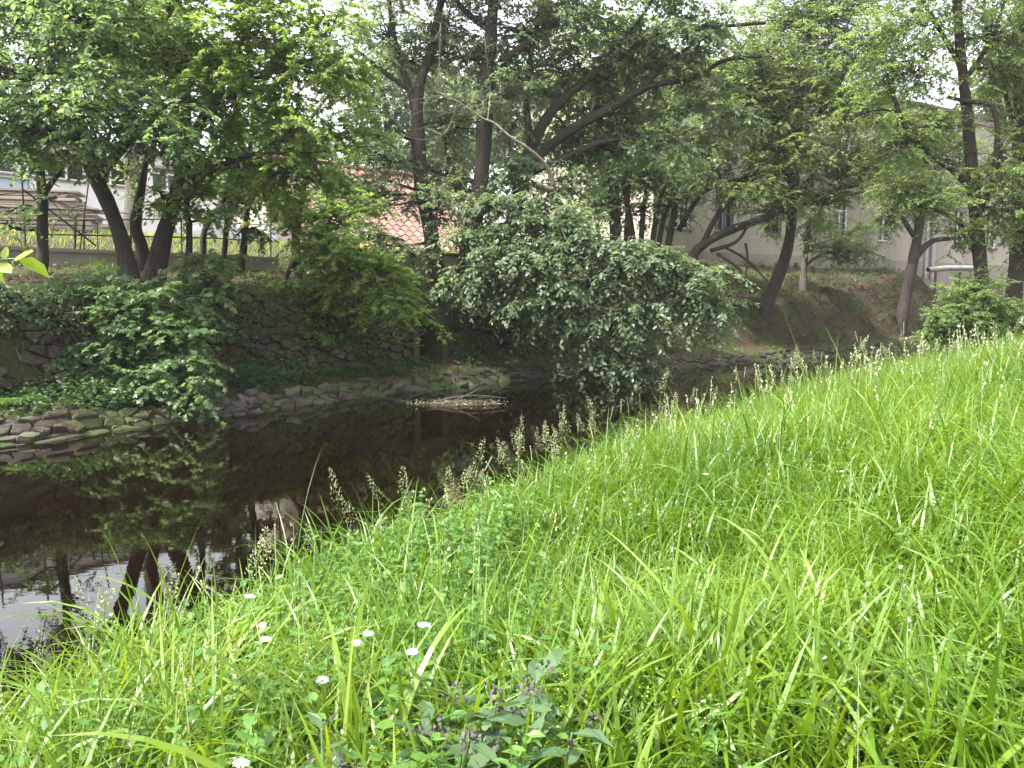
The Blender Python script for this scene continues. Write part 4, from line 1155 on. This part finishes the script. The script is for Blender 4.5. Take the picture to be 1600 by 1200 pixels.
# foreground twig reaching in from a sapling that stands left of the view
def fg_sapling():
    Yt = 2.1
    X = (-330 - CX) / F * Yt
    zb = ground(X, Yt)
    t = thing('willow_sapling', 'leaves with a sunlit glow put into their yellow green, on a twig reaching in from the left edge', 'sapling', (X, Yt, zb))
    a = Acc()
    stem = [np.array([X, Yt, zb - .1]), np.array([X + .05, Yt, zb + .7]), _P(-240, 420, Yt), _P(-180, 150, Yt)]
    wood(a, stem, [.014, .012, .009, .004], 7, 6)
    a.build('trunk', M['bark'], t, smooth=True)
    a = Acc()
    Pl, _ = wood(a, [_P(-240, 430, Yt), _P(-120, 425, Yt), _P(-30, 412, Yt), _P(8, 405, Yt), _P(28, 405, Yt)], [.005, .004, .003, .0022, .0015], 6, 5)
    a.build('twig', M['stem'], t)
    al = Acc()
    def lf(x0, y0, x1, y1, dy, s=1.0, up=(0, -.6, .8)):
        p0, p1 = _P(x0, y0, Yt), _P(x1, y1, Yt + dy)
        leaves(al, p0[None], (p1 - p0)[None], np.array([up]), np.linalg.norm(p1 - p0), 'oval', np.array([.9]))
    lf(28, 405, 80, 430, .03); lf(22, 404, 53, 392, -.02); lf(6, 406, 10, 384, .02); lf(-4, 410, 18, 427, -.03); lf(-2, 412, 6, 448, .03); lf(-40, 413, -70, 380, .0); lf(-60, 415, -40, 450, .0); lf(-90, 422, -120, 400, .02)
    for k in range(40):
        q = _P(rng.uniform(-330, -150), rng.uniform(130, 420), Yt + rng.uniform(-.2, .2))
        leaves(al, q[None], rng.normal(0, 1, (1, 3)), np.array([[0, -.3, 1.0]]) + rng.normal(0, .3, (1, 3)), .085, 'oval')
    al.build('leaves', M['leaf_glow'], t)
fg_sapling()

# ------------------------------------------------------------------ undergrowth on the far bank
def scatter_uw(n, u0, u1, w0, w1):
    u = rng.uniform(u0, u1, n); w = rng.uniform(w0, w1, n)
    X, Y = xy_of(u, vf(u) + w)
    return u, w, X, Y, z_far(X, Y)

ug = Acc()
def weeds(n, u0, u1, w0, w1, h, ls, shape, thr=-.2, freq=1.3, nl=9, acc=ug):
    u, w, X, Y, Z = scatter_uw(n, u0, u1, w0, w1)
    k = bumps(X, Y, freq, 1.0) + rng.normal(0, .15, n) > thr
    p = np.stack([X, Y, Z], -1)[k]
    d = rng.normal(0, .5, (len(p), 3)); d[:, 2] = 1.0
    d = norm(d)
    hh = h * rng.uniform(.5, 1.3, len(p))
    for q in range(nl):
        f = (q + 1) / nl
        ps = p + d * (hh * f)[:, None]
        ax = rng.normal(0, 1, (len(p), 3)); ax[:, 2] = rng.uniform(-.5, .35, len(p))
        leaves(acc, ps, ax, np.array([0, 0, 1.0]) + rng.normal(0, .4, (len(p), 3)), ls * rng.uniform(.6, 1.2, len(p)), shape)
weeds(2600, -3, 9, .65, 1.75, .42, .085, 'oval', -.2)
weeds(4200, -4, 13.6, 1.70, 2.4, .2, .075, 'oval', -.05, 1.7)
weeds(500, -4, 20, .3, .9, .14, .05, 'oval', .1, 1.9, 6)
weeds(700, -3, 20, 2.2, 2.8, .35, .08, 'maple', .0, 1.7)
weeds(1000, 8, 14, .8, 1.7, .3, .06, 'oval', .1)
weeds(350, 14.5, 30, .9, 1.9, .2, .06, 'oval', .25)
weeds(1500, -2, 21, 2.4, 6.5, .22, .06, 'oval', .15, 1.9)
weeds(2600, 22, 52, 1.4, 7.0, .3, .11, 'oval', .0)
weeds(700, 10, 30, 1.0, 2.6, .35, .09, 'oval', .1)
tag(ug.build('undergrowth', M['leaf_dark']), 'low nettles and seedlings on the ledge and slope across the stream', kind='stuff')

# creepers clinging to the rubble walls
iv = Acc()
n_ = 26000
sx_, hy_ = rng.uniform(-4, 20.4, n_), rng.uniform(.45, 2.45, n_)
k = (bumps(sx_, hy_ * 1.6, 1.5, 1.0) + .35 * (hy_ - 1.5) + rng.normal(0, .12, n_) > .06) & ((sx_ < NOTCH[0] - .1) | (sx_ > NOTCH[1] + .1))
sx_, hy_ = sx_[k], hy_[k]
n_ = len(sx_)
ps = on_wall(sx_, hy_, rng.uniform(.10, .26, n_))
out_ = np.array([-SN[0], -SN[1], .55])
ax = rng.normal(0, 1, (n_, 3)) * [.8, .8, .5] + [0, 0, -.7]
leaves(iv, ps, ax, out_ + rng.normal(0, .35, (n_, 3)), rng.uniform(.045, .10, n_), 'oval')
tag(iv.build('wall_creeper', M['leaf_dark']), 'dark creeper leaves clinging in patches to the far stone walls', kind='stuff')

# grass blades, used for the far tufts and for the meadow
def blades(acc, X, Y, Z, h, wdt, az, lean, bend, seg, tint):
    n = len(X)
    s = np.linspace(0, 1, seg + 1)
    th = lean[:, None] + bend[:, None] * s[None, :] ** 1.4
    dl = h[:, None] / seg
    dx = np.concatenate([np.zeros((n, 1)), np.cumsum(np.sin(th[:, :-1]) * dl, 1)], 1)
    dz = np.concatenate([np.zeros((n, 1)), np.cumsum(np.cos(th[:, :-1]) * dl, 1)], 1)
    ca, sa = np.cos(az)[:, None], np.sin(az)[:, None]
    cx = X[:, None] + dx * ca; cy = Y[:, None] + dx * sa; cz = Z[:, None] + dz
    prof = np.minimum(1, .55 + 1.6 * s) * (1 - s) ** .75 + .02
    hw = wdt[:, None] * .5 * prof[None]
    tw = rng.uniform(-.7, .7, n)[:, None] * (.3 + s[None])
    wx, wy, wz = -sa * np.cos(tw), ca * np.cos(tw), np.sin(tw)
    Lf = np.stack([cx - wx * hw, cy - wy * hw, cz - wz * hw], -1)
    Rt = np.stack([cx + wx * hw, cy + wy * hw, cz + wz * hw], -1)
    V = np.stack([Lf, Rt], 2).reshape(-1, 3)
    b = (np.arange(n) * 2 * (seg + 1))[:, None] + (np.arange(seg) * 2)[None]
    f = np.stack([b, b + 1, b + 3, b + 2], -1).reshape(-1, 4)
    acc.add(V, [f], np.repeat(tint, 2 * (seg + 1)))

fg = Acc()
def far_grass(n, u0, u1, w0, w1, h, thr, freq=1.1, width=.012, hang=0.0):
    u, w, X, Y, Z = scatter_uw(n, u0, u1, w0, w1)
    k = bumps(X, Y, freq, 1.0) + rng.normal(0, .2, n) > thr
    n_ = int(k.sum())
    blades(fg, X[k], Y[k], Z[k] - .01, h * rng.uniform(.5, 1.3, n_), np.full(n_, width), rng.uniform(0, 6.28, n_), rng.uniform(.1, .7, n_) + hang, rng.uniform(.3, 1.6, n_), 3, np.clip(rng.normal(.35, .25, n_), 0, 1))
far_grass(9000, -2, 21, 2.2, 6.8, .22, .15)
far_grass(9000, 22, 55, 3.4, 8, .24, .12, 1.1, .02)
far_grass(5000, -2, 30, .8, 1.8, .18, .2)
far_grass(7000, -3, 20, 1.9, 2.6, .5, -.1, 1.6, .012, 1.1)
keepfg, fg = fg, Acc()
u, w = rng.uniform(-4, 20, 16000), rng.uniform(.3, 6, 16000)
X, Y = xy_of(u, vfence(u) + w)
blades(fg, X, Y, z_far(X, Y), rng.uniform(.08, .2, 16000), np.full(16000, .016), rng.uniform(0, 6.28, 16000), rng.uniform(0, .6, 16000), rng.uniform(.2, 1.2, 16000), 2, rng.uniform(.5, .95, 16000))
tag(fg.build('lawn_grass', M['leaf_glow']), 'short lawn with sunlight painted into its yellow green behind the iron fence', kind='stuff')  # brightened by the leaf colour that carries painted sunlight
fg = keepfg
tag(fg.build('bank_grass', M['grass']), 'thin grass tufts on the far bank and lawn', kind='stuff')

m_, n_, o_ = nt('dry_stems'); bsdf(n_, o_, ramp(n_, attr(n_), [(0, (.045, .036, .026)), (.6, (.11, .09, .066)), (1, (.22, .185, .14))]), .9, .2)
keepfg, fg = fg, Acc()
far_grass(20000, 21, 56, 1.3, 5.0, .5, -.4, .9, .018, .7)
far_grass(9000, -4, 21, 1.8, 3.4, .5, -.1, 1.3, .010, 1.1)
far_grass(6000, -4, 7, 1.74, 2.5, .4, -.4, 1.3, .010, 1.3)
tag(fg.build('dry_grass', m_), 'matted dead stems hanging down the shaded bank', kind='stuff')

# dry leaves on the far slopes
u, w, X, Y, Z = scatter_uw(9000, -2, 50, 1.0, 7)
lt = Acc()
leaves(lt, np.stack([X, Y, Z + .015], -1), rng.normal(0, 1, (9000, 3)) * [1, 1, .25], np.array([0, 0, 1.0]) + rng.normal(0, .35, (9000, 3)), rng.uniform(.04, .10, 9000), 'oval')
m_, n_, o_ = nt('dry_leaves'); bsdf(n_, o_, ramp(n_, attr(n_), [(0, (.06, .04, .025)), (.6, (.15, .10, .065)), (1, (.26, .20, .14))]), .9, .2)
tag(lt.build('leaf_litter', m_), 'dry brown leaves scattered over the far slopes', kind='stuff')

# ferns along the foot of the stone wall
def fern(px, w, size, label):
    Y = Yfar(px, w); X = (px - CX) / F * Y
    z = ground(X, Y)
    t = thing('fern', label, 'fern', (X, Y, z), 'ferns at the foot of the stone wall')
    for k in range(9):
        a = Acc()
        az = k * 2 * math.pi / 9 + rng.uniform(-.3, .3)
        s = np.linspace(0, 1, 13)
        L = size * rng.uniform(.8, 1.15)
        px_ = np.stack([X + np.cos(az) * L * s * .85, Y + np.sin(az) * L * s * .85, z + L * (.95 * s - .85 * s ** 2)], -1)
        tubes(a, px_[None, ::3], np.full((1, 5), .004), 3)
        tan = norm(np.gradient(px_, axis=0))
        sd_ = norm(np.cross(tan, [0, 0, 1]))
        for sg in (1, -1):
            leaves(a, px_[1:], sd_[1:] * sg + tan[1:] * .35, np.tile([0, 0, 1.0], (12, 1)), L * .30 * np.sin(np.linspace(.35, 3.0, 12)) + .02, 'narrow', np.full(12, rng.uniform(.2, .9)))
        a.build('frond', M['leaf_weed'], t)
for px, w, s_, lab in ((455, 1.55, .55, 'fern rooted in the wall foot below the hanging sycamore boughs'), (505, 1.5, .45, 'fern at the wall foot, second from the drain gap'), (560, 1.5, .45, 'fern at the wall foot nearest the drain gap'), (395, 1.5, .5, 'fern at the wall foot nearest the dense bush'), (20, 1.4, .5, 'fern at the foot of the wall at the left edge')):
    fern(px, w, s_, lab)

# ------------------------------------------------------------------ drift caught in the stream
def drift():
    Y = CAM_H * F / (632 - HOR)
    c = _P(715, 632, Y)
    t = thing('driftwood_raft', 'raft of sticks and pale leaf scum stranded in the dark water', 'driftwood', (c[0], c[1], 0))
    th, rr = np.meshgrid(np.linspace(0, 2 * math.pi, 48, endpoint=False), np.linspace(0, 1, 9))
    out = 1 + .25 * np.sin(3 * th + 1) + .18 * np.sin(5 * th) + .1 * np.sin(9 * th)
    xx = c[0] + .85 * rr * out * np.cos(th); yy = c[1] + .42 * rr * out * np.sin(th)
    zz = -.03 + .06 * (1 - rr ** 2) + rng.normal(0, .008, rr.shape)
    idx = np.arange(rr.size).reshape(rr.shape)
    f_ = np.stack([idx[:-1], np.roll(idx, -1, 1)[:-1], np.roll(idx, -1, 1)[1:], idx[1:]], -1).reshape(-1, 4)
    mesh_np('leaf_mat', np.stack([xx, yy, zz], -1).reshape(-1, 3), [f_], M['mud'], t, smooth=True)
    for k in range(34):
        p = c + np.array([rng.uniform(-.8, .75), rng.uniform(-.3, .3), .02 + rng.uniform(0, .05)])
        d = np.array([rng.normal(.9, .3), rng.normal(0, .5), rng.normal(.05, .12)]) * rng.uniform(.25, .7)
        a = Acc(); wood(a, [p - d * .5, p + rng.normal(0, .03, 3), p + d * .5], np.array([.008, .007, .004]) * rng.uniform(.6, 1.4), 5, 3)
        a.build('stick', M['dead_wood'] if k % 7 == 0 else M['litter_wood'], t)
    for pl in ([(665, 634), (700, 622), (745, 618), (790, 622)], [(700, 630), (735, 615), (750, 605)]):
        a = Acc(); wood(a, [_P(x, y, Y) for x, y in pl], np.linspace(.02, .006, len(pl)), 6, 4); a.build('stick', M['dead_wood'], t)
    a = Acc()
    n_ = 500
    p = c + np.stack([rng.normal(0, .42, n_), rng.normal(0, .18, n_), rng.uniform(.02, .07, n_)], -1)
    leaves(a, p, rng.normal(0, 1, (n_, 3)) * [1, 1, .2], np.array([0, 0, 1.0]) + rng.normal(0, .3, (n_, 3)), rng.uniform(.03, .07, n_), 'oval')
    a.build('leaf_scum', M['seed'], t)
drift()

# ------------------------------------------------------------------ the meadow
def sector(n, r0, r1, a0=-47, a1=47):
    r = np.sqrt(rng.uniform(r0 * r0, r1 * r1, n))
    an = R(1) * rng.uniform(a0, a1, n)
    X, Y = r * np.sin(an), r * np.cos(an)
    u, v = uv_of(X, Y)
    t = vn(u) - v
    k = t > -.05
    return X[k], Y[k], t[k], r[k]

mg = Acc()
def meadow(n, r0, r1, h, hs_, w, seg, lean=(.05, .6), bend=(.3, 1.7), clump=None, tb=.5, ts_=.2, a0=-47, a1=47):
    X, Y, t, r = sector(n, r0, r1, a0, a1)
    if clump:
        k = bumps(X, Y, clump[0], 1.0) + rng.normal(0, .25, len(X)) > clump[1]
        X, Y, t, r = X[k], Y[k], t[k], r[k]
    n_ = len(X)
    if n_ == 0:
        return
    hv = (.75 + .35 * bumps(X, Y, .9, 1.0)) * sm(t, -.45, .1) ** .5
    H = h * hv * np.exp(rng.normal(0, hs_, n_))
    near = np.clip((r - .7) / 1.7, .28, 1)
    az = rng.uniform(0, 2 * math.pi, n_) + .0
    tint = np.clip(tb + .3 * bumps(X, Y, .7, 1.0) + rng.normal(0, ts_, n_), 0, 1)
    blades(mg, X, Y, z_near(X, Y) - .02, H * near, np.maximum(w * rng.uniform(.6, 1.4, n_), r * .0005), az, rng.uniform(*lean, n_), rng.uniform(*bend, n_), seg, tint)
meadow(17000, .7, 3.2, .40, .3, .009, 6, (.05, .8), (.4, 2.4))
meadow(6500, .9, 3.8, .66, .22, .019, 8, (.05, .8), (.3, 2.3), (1.3, -.2))
meadow(9000, 1.0, 3.3, .60, .22, .030, 9, (.05, 1.0), (.1, 1.8), (1.1, -.45), a0=-14, a1=47, tb=.55)
meadow(9000, 3, 6.5, .62, .22, .024, 8, (.05, .7), (.2, 2.0), (1.1, -.1), tb=.55)
meadow(33000, 3, 6.5, .45, .3, .009, 5, (.05, .8), (.5, 2.6))
meadow(13000, 3.4, 7, .7, .22, .017, 7, (.05, .6), (.4, 2.4), (1.0, -.2))
meadow(90000, 6.3, 13, .48, .3, .010, 4, (.05, .8), (.5, 2.6))
meadow(14000, 6.3, 13, .75, .2, .017, 6, (.05, .5), (.5, 2.4), (.8, -.1))
meadow(120000, 12.5, 26, .5, .3, .011, 3, a0=-5)
meadow(90000, 25, 48, .55, .3, .02, 3, a0=5)
tag(mg.build('meadow_grass', M['grass']), 'tall lush meadow grass covering the near bank', kind='stuff')

# broadleaf weeds among the grass
mw = Acc()
def meadow_weeds(n, r0, r1, h, ls, shape, a0, a1, thr, freq=1.2, nl=10):
    X, Y, t, r = sector(n, r0, r1, a0, a1)
    k = bumps(X + 3, Y, freq, 1.0) + rng.normal(0, .2, len(X)) > thr
    X, Y, t = X[k], Y[k], t[k]
    p = np.stack([X, Y, z_near(X, Y)], -1)
    d = rng.normal(0, .25, (len(p), 3)); d[:, 2] = 1
    hh = h * rng.uniform(.6, 1.2, len(p)) * sm(t, -.3, .5)
    ga = rng.uniform(0, 6.28, len(p))
    tubes(mw, np.stack([p, p + d * (hh * .5)[:, None], p + d * hh[:, None]], 1), np.tile([.003, .0025, .001], (len(p), 1)), 3, .4)
    for q in range(nl):
        f = .25 + .75 * (q + 1) / nl
        a = ga + q // 2 * 1.57 + (q % 2) * math.pi
        ax = np.stack([np.cos(a), np.sin(a), rng.uniform(-.3, .5, len(p))], -1)
        leaves(mw, p + d * (hh * f)[:, None], ax, np.array([0, 0, 1.0]) + rng.normal(0, .25, (len(p), 3)), ls * (1.15 - .6 * f) * rng.uniform(.8, 1.2, len(p)), shape)
meadow_weeds(1100, 1.2, 5.5, .46, .085, 'oval', -45, 2, -.2)
meadow_weeds(260, 1.3, 6, .40, .09, 'narrow', -45, 45, .1, nl=16)
meadow_weeds(700, 3, 9, .42, .09, 'narrow', -45, 45, .2, nl=14)
tag(mw.build('meadow_weeds', M['leaf_weed']), 'nettles and other leafy weeds mixed into the meadow grass', kind='stuff')

# thin flowering stalks inside the meadow
ms = Acc()
X, Y, t, r = sector(900, 1.6, 16)
n_ = len(X)
hz = rng.uniform(.5, .85, n_) * sm(t, -.2, .8)
p0 = np.stack([X, Y, z_near(X, Y)], -1)
dv_ = rng.normal(0, .12, (n_, 3)); dv_[:, 2] = 1
p1 = p0 + dv_ * (hz * .55)[:, None]; p2 = p0 + dv_ * hz[:, None] + rng.normal(0, .05, (n_, 3)) * [1, 1, 0]
tubes(ms, np.stack([p0, p1, p2], 1), np.maximum(np.array([.0016, .0014, .0009])[None], (r * .0003)[:, None]), 3, .25)
for q in range(9):
    f = .78 + .22 * q / 8
    ps = p0 * (1 - f) + p2 * f + rng.normal(0, .008, (n_, 3))
    leaves(ms, ps, np.array([0, 0, 1.0]) + rng.normal(0, .5, (n_, 3)), rng.normal(0, 1, (n_, 3)), rng.uniform(.006, .010, n_) * (1 + r / 4), 'oval')
tag(ms.build('seeding_grass', M['seed']), 'thin seeding grass stalks among the meadow blades', kind='stuff')

# tall flowering grasses along the water's edge: each one a thing
def panicle(kind, H):
    st, hd = Acc(), Acc()
    k_ = rng.uniform(.6, 2.2)
    bend = np.array([(0, 0, 0), (.01, 0, H * .4), (.035 * k_, .01, H * .75), (.09 * k_, .01, H)])
    Pl, rl = smooth_line(bend, [.0028, .0024, .0018, .001], 5)
    tubes(st, Pl[None], rl[None], 5, .3)
    # a leaf or two on the stalk
    for z, a in ((.35, .5), (.6, 2.6)):
        b = np.array([0.0]);
        blades(st, np.array([.01]), np.array([0.0]), np.array([H * z]), np.array([H * .22]), np.array([.007]), np.array([a]), np.array([.5]), np.array([1.3]), 5, np.array([.5]))
    n = 80 if kind == 0 else 60
    pos, ax = [], []
    for k in range(n):
        f = k / (n - 1)
        if kind == 0:      # open panicle with tufts
            tier = min(1, max(0, int(f * 7) / 7 + rng.normal(0, .04)))
            z = H * (.72 + .28 * tier)
            r_ = .065 * (1 - tier) ** .8 * rng.uniform(.3, 1) + .006
            a = rng.uniform(0, 6.28)
            c = np.array([np.interp(z, bend[:, 2], bend[:, 0]), np.interp(z, bend[:, 2], bend[:, 1]), z])
            q = c + np.array([math.cos(a) * r_, math.sin(a) * r_, r_ * .6])
            pos.append(q); ax.append([math.cos(a) * .5, math.sin(a) * .5, .8])
        else:              # narrow spike
            z = H * (.82 + .18 * f)
            a = k * 2.4
            c = np.array([np.interp(z, bend[:, 2], bend[:, 0]), np.interp(z, bend[:, 2], bend[:, 1]), z])
            pos.append(c); ax.append([math.cos(a) * .5, math.sin(a) * .5, .9])
    pos, ax = np.array(pos), np.array(ax)
    for s_ in range(2):
        leaves(hd, pos, ax, rng.normal(0, 1, (len(pos), 3)), rng.uniform(.009, .016, len(pos)) * (1.1 if kind == 0 else 1.0), 'oval')
    return st, hd
protos = []
for kind, H in ((0, 1.0), (0, .9), (1, .95), (0, 1.1), (1, .85)):
    st, hd = panicle(kind, H)
    o = tag(thing('flowering_stalk', 'x', 'grass stalk', (0, 0, 0)), kind='thing')
    a = st.build('stem', M['grass'], o); b = hd.build('seed_head', M['seed'], o)
    protos.append((o, a, b, kind))
used = set()
GL = {0: 'pale flowering grass with an open feathery head above the bank edge', 1: 'thin flowering grass with a narrow upright spike above the bank edge'}
def stalk(px, Y, z_tip_px, i):
    X = (px - CX) / F * Y
    o, a, b, kind = protos[i]
    z = float(z_near(X, Y))
    tip = float(_P(px, z_tip_px, Y)[2])
    H = max(.62, min(1.4, tip - z + .08))
    if i in used:
        n0 = o.copy(); COL.objects.link(n0)
        for c in (a, b):
            d = c.copy(); COL.objects.link(d); d.parent = n0
    else:
        n0 = o; used.add(i)
    n0.location = (X, Y, z - .02)
    n0.rotation_euler = (rng.normal(0, .17), rng.normal(0, .17), rng.uniform(0, 6.28))
    q_ = rng.uniform(.55, .95)
    n0.scale = (q_, q_, H)
    n0['label'] = GL[kind]; n0['group'] = ('feathery' if kind == 0 else 'spiky') + ' grasses along the bank edge'
def edgeY(px, inset):
    """distance at which column px meets the near bank edge, a little inland"""
    Y = 6.0
    for _ in range(60):
        X = (px - CX) / F * Y
        u, v = uv_of(X, Y)
        Y = .5 * Y + .5 * (vn(u) - inset) / (v / Y)
    return Y
for px, py, i in ((545, 745, 0), (560, 760, 1), (620, 745, 0), (632, 755, 3), (605, 765, 1), (520, 790, 2), (810, 660, 0), (800, 680, 2), (740, 712, 1), (765, 700, 0), (880, 655, 3), (910, 650, 0), (925, 640, 2), (950, 640, 2), (975, 628, 2), (988, 630, 2), (1005, 612, 2), (1028, 595, 3), (1040, 615, 0), (1055, 618, 0),
                  (1068, 620, 3), (1020, 640, 1), (1045, 640, 1), (1090, 640, 2), (1150, 600, 2), (1160, 575, 2), (1180, 590, 0), (1205, 585, 1), (150, 925, 2), (240, 880, 1), (330, 870, 0), (70, 960, 0), (40, 990, 1), (205, 900, 0), (420, 830, 2), (465, 820, 1), (395, 850, 0), (700, 730, 1), (852, 665, 1), (895, 660, 1)):
    stalk(px, edgeY(px, rng.uniform(.05, .4)), py, i)
for k in range(36):
    px = rng.uniform(700, 1190)
    Ye = edgeY(px, rng.uniform(.05, .7))
    stalk(px, Ye, np.interp(px, [700, 880, 1000, 1190], [735, 660, 640, 595]) + rng.uniform(-12, 25), int(rng.integers(0, 5)))
for k in range(28):
    px = rng.uniform(1190, 1600)
    stalk(px, rng.uniform(9, 20) * (1.0 if px < 1450 else .8), rng.uniform(500, 575) - (px - 1190) * .06, int(rng.integers(0, 5)))
for o, a, b, kind in protos:
    if protos.index((o, a, b, kind)) not in used:
        for x in (a, b, o):
            bpy.data.objects.remove(x)

# white umbels
def umbel_proto():
    o = thing('white_umbel', 'x', 'flower')
    a = Acc(); tubes(a, np.array([[(0, 0, 0), (.005, 0, .3), (0, .004, .58)]]), np.array([[.0028, .0022, .0018]]), 5)
    for k in range(9):
        an = k * 2.4; rr = .03 * math.sqrt((k + .5) / 9)
        tubes(a, np.array([[(0, .004, .57), (rr * .6 * math.cos(an), rr * .6 * math.sin(an), .59), (rr * math.cos(an), rr * math.sin(an), .605)]]), np.full((1, 3), .0009), 3)
    s = a.build('stem', M['stem'], o)
    h = Acc(); n = 90
    k = np.arange(n); rr = .036 * np.sqrt((k + .5) / n); an = k * 2.39996
    pos = np.stack([rr * np.cos(an), rr * np.sin(an), .61 - 3.5 * rr ** 2 + rng.normal(0, .002, n)], -1)
    leaves(h, pos, np.stack([np.cos(an * 3), np.sin(an * 3), .1 * np.ones(n)], -1), np.tile([0, 0, 1.0], (n, 1)) + rng.normal(0, .4, (n, 3)), .012, 'oval')
    hd = h.build('flower_head', M['petal'], o)
    return o, s, hd
up = umbel_proto()
first = True
for px, py, Y, lab in ((383, 930, 3.3, 'white flower head nearest the sky reflection in the water'), (415, 975, 3.0, 'small white flower head right of the one by the reflection'), (653, 978, 2.55, 'grey white flat flower head above the comfrey plant'), (637, 1020, 2.35, 'brightest round white flower head just above the comfrey plant'),
                       (558, 1005, 2.5, 'flat white flower head left of the pair above the comfrey'), (570, 990, 2.7, 'small white flower head behind the flat one left of the comfrey'), (1103, 740, 5.4, 'white flower head standing alone in the middle of the meadow'), (1312, 765, 5.0, 'white flower head in the grass right of the meadow middle'),
                       (370, 1192, 1.9, 'white flower head at the bottom edge left of the comfrey'), (418, 990, 2.9, 'white flower head low in the weeds left of the comfrey'), (1590, 597, 7.5, 'white flower head at the right edge below the dark trunk'), (1465, 602, 8.5, 'tiny white flower head below the round bush'), (505, 1062, 2.3, 'narrow white flower head among the leafy weeds')):
    o, s, hd = up
    if not first:
        o2 = o.copy(); COL.objects.link(o2)
        for c in (s, hd):
            d = c.copy(); COL.objects.link(d); d.parent = o2
        o = o2
    first = False
    q = _P(px, py, Y)
    z = float(z_near(q[0], q[1]))
    sc_ = max(.45, (q[2] - z) / .61)
    o.location = (q[0], q[1], z)
    o.scale = (.55, .55, sc_); o.rotation_euler = (rng.normal(0, .03), rng.normal(0, .03), rng.uniform(0, 6))
    o['label'] = lab; o['group'] = 'white umbels in the meadow'

# comfrey
def comfrey(px, py, Y, label, ns, s=1.0):
    q = _P(px, py, Y)
    X, Yb = q[0], q[1]
    z = ground(X, Yb)
    t = thing('comfrey_plant', label, 'plant', (X, Yb, z), 'comfrey plants in the meadow')
    for k in range(ns):
        az = rng.uniform(0, 6.28); H = rng.uniform(.5, .72) * s; r_ = rng.uniform(.05, .22) * s
        base = np.array([X + rng.normal(0, .05), Yb + rng.normal(0, .05), z - .02])
        top = base + np.array([math.cos(az) * r_, math.sin(az) * r_, H])
        mid = (base + top) / 2 + np.array([0, 0, .05])
        a = Acc(); wood(a, [base, mid, top], [.007, .006, .003], 6, 4); st = a.build('stem', M['stem'], t)
        al = Acc()
        for j in range(9):
            f = .2 + .8 * j / 8
            p = base + (top - base) * f
            an = j * 2.4 + az
            L = (.24 - .12 * f) * s * rng.uniform(.8, 1.2)
            leaves(al, p[None], np.array([[math.cos(an), math.sin(an), rng.uniform(-.1, .6)]]), np.array([[0, 0, 1.0]]) + rng.normal(0, .3, (1, 3)), L, 'narrow')
        # wider blades: a second set bent outwards
        al.build('leaf_whorl', M['leaf_comfrey'], t)
        fl = Acc()
        for c in range(2):
            cc = top + rng.normal(0, .02, 3)
            n = 10
            leaves(fl, cc + rng.normal(0, .014, (n, 3)), rng.normal(0, 1, (n, 3)) - [0, 0, .9], rng.normal(0, 1, (n, 3)), .018, 'oval')
        fl.build('flower_cluster', M['petal_purple'], t)
LEAF['narrow'][0][:, 1] *= 1.55
comfrey(690, 1085, 2.1, 'large comfrey with drooping grey purple flowers and broad leaves', 9, .85)
comfrey(560, 1180, 1.85, 'smaller comfrey partly below the left side of the large one', 4, .7)
comfrey(800, 1130, 2.05, 'comfrey stem with dusky flowers right of the large plant', 5, .8)
LEAF['narrow'][0][:, 1] /= 1.55

# small yellow flowers near the lower edge
yf = Acc()
X, Y, t, r = sector(130, 1.5, 2.5, -3, 12)
k = bumps(X, Y, 2.1, 1.0) > -.1
X, Y, r = X[k], Y[k], r[k]
n_ = len(X)
for q in range(14):
    z = z_near(X, Y) + .26 + .012 * q
    leaves(yf, np.stack([X, Y, z], -1) + rng.normal(0, .012, (n_, 3)), rng.normal(0, 1, (n_, 3)), np.array([0, 0, 1.0]) + rng.normal(0, .5, (n_, 3)), .009, 'oval')
tag(yf.build('yellow_bedstraw', M['petal_yellow']), 'small yellow flower spikes in the grass by the comfrey', kind='stuff')


# ------------------------------------------------------------------ thin haze added to veil and lighten the canopies like lens glare
m_, n_, o_ = nt('canopy_veil')
pv = n_.nodes.new('ShaderNodeVolumePrincipled')
pv.inputs['Color'].default_value = (.96, .97, 1.0, 1)
pv.inputs['Density'].default_value = .0005
pv.inputs['Anisotropy'].default_value = .3
n_.links.new(pv.outputs[0], o_.inputs['Volume'])
a = Acc(); a.box(-260, 260, -240, 300, -3.5, 32)
tag(a.build('haze', m_), 'thin added haze volume that softens and lightens the tree canopies', kind='stuff')
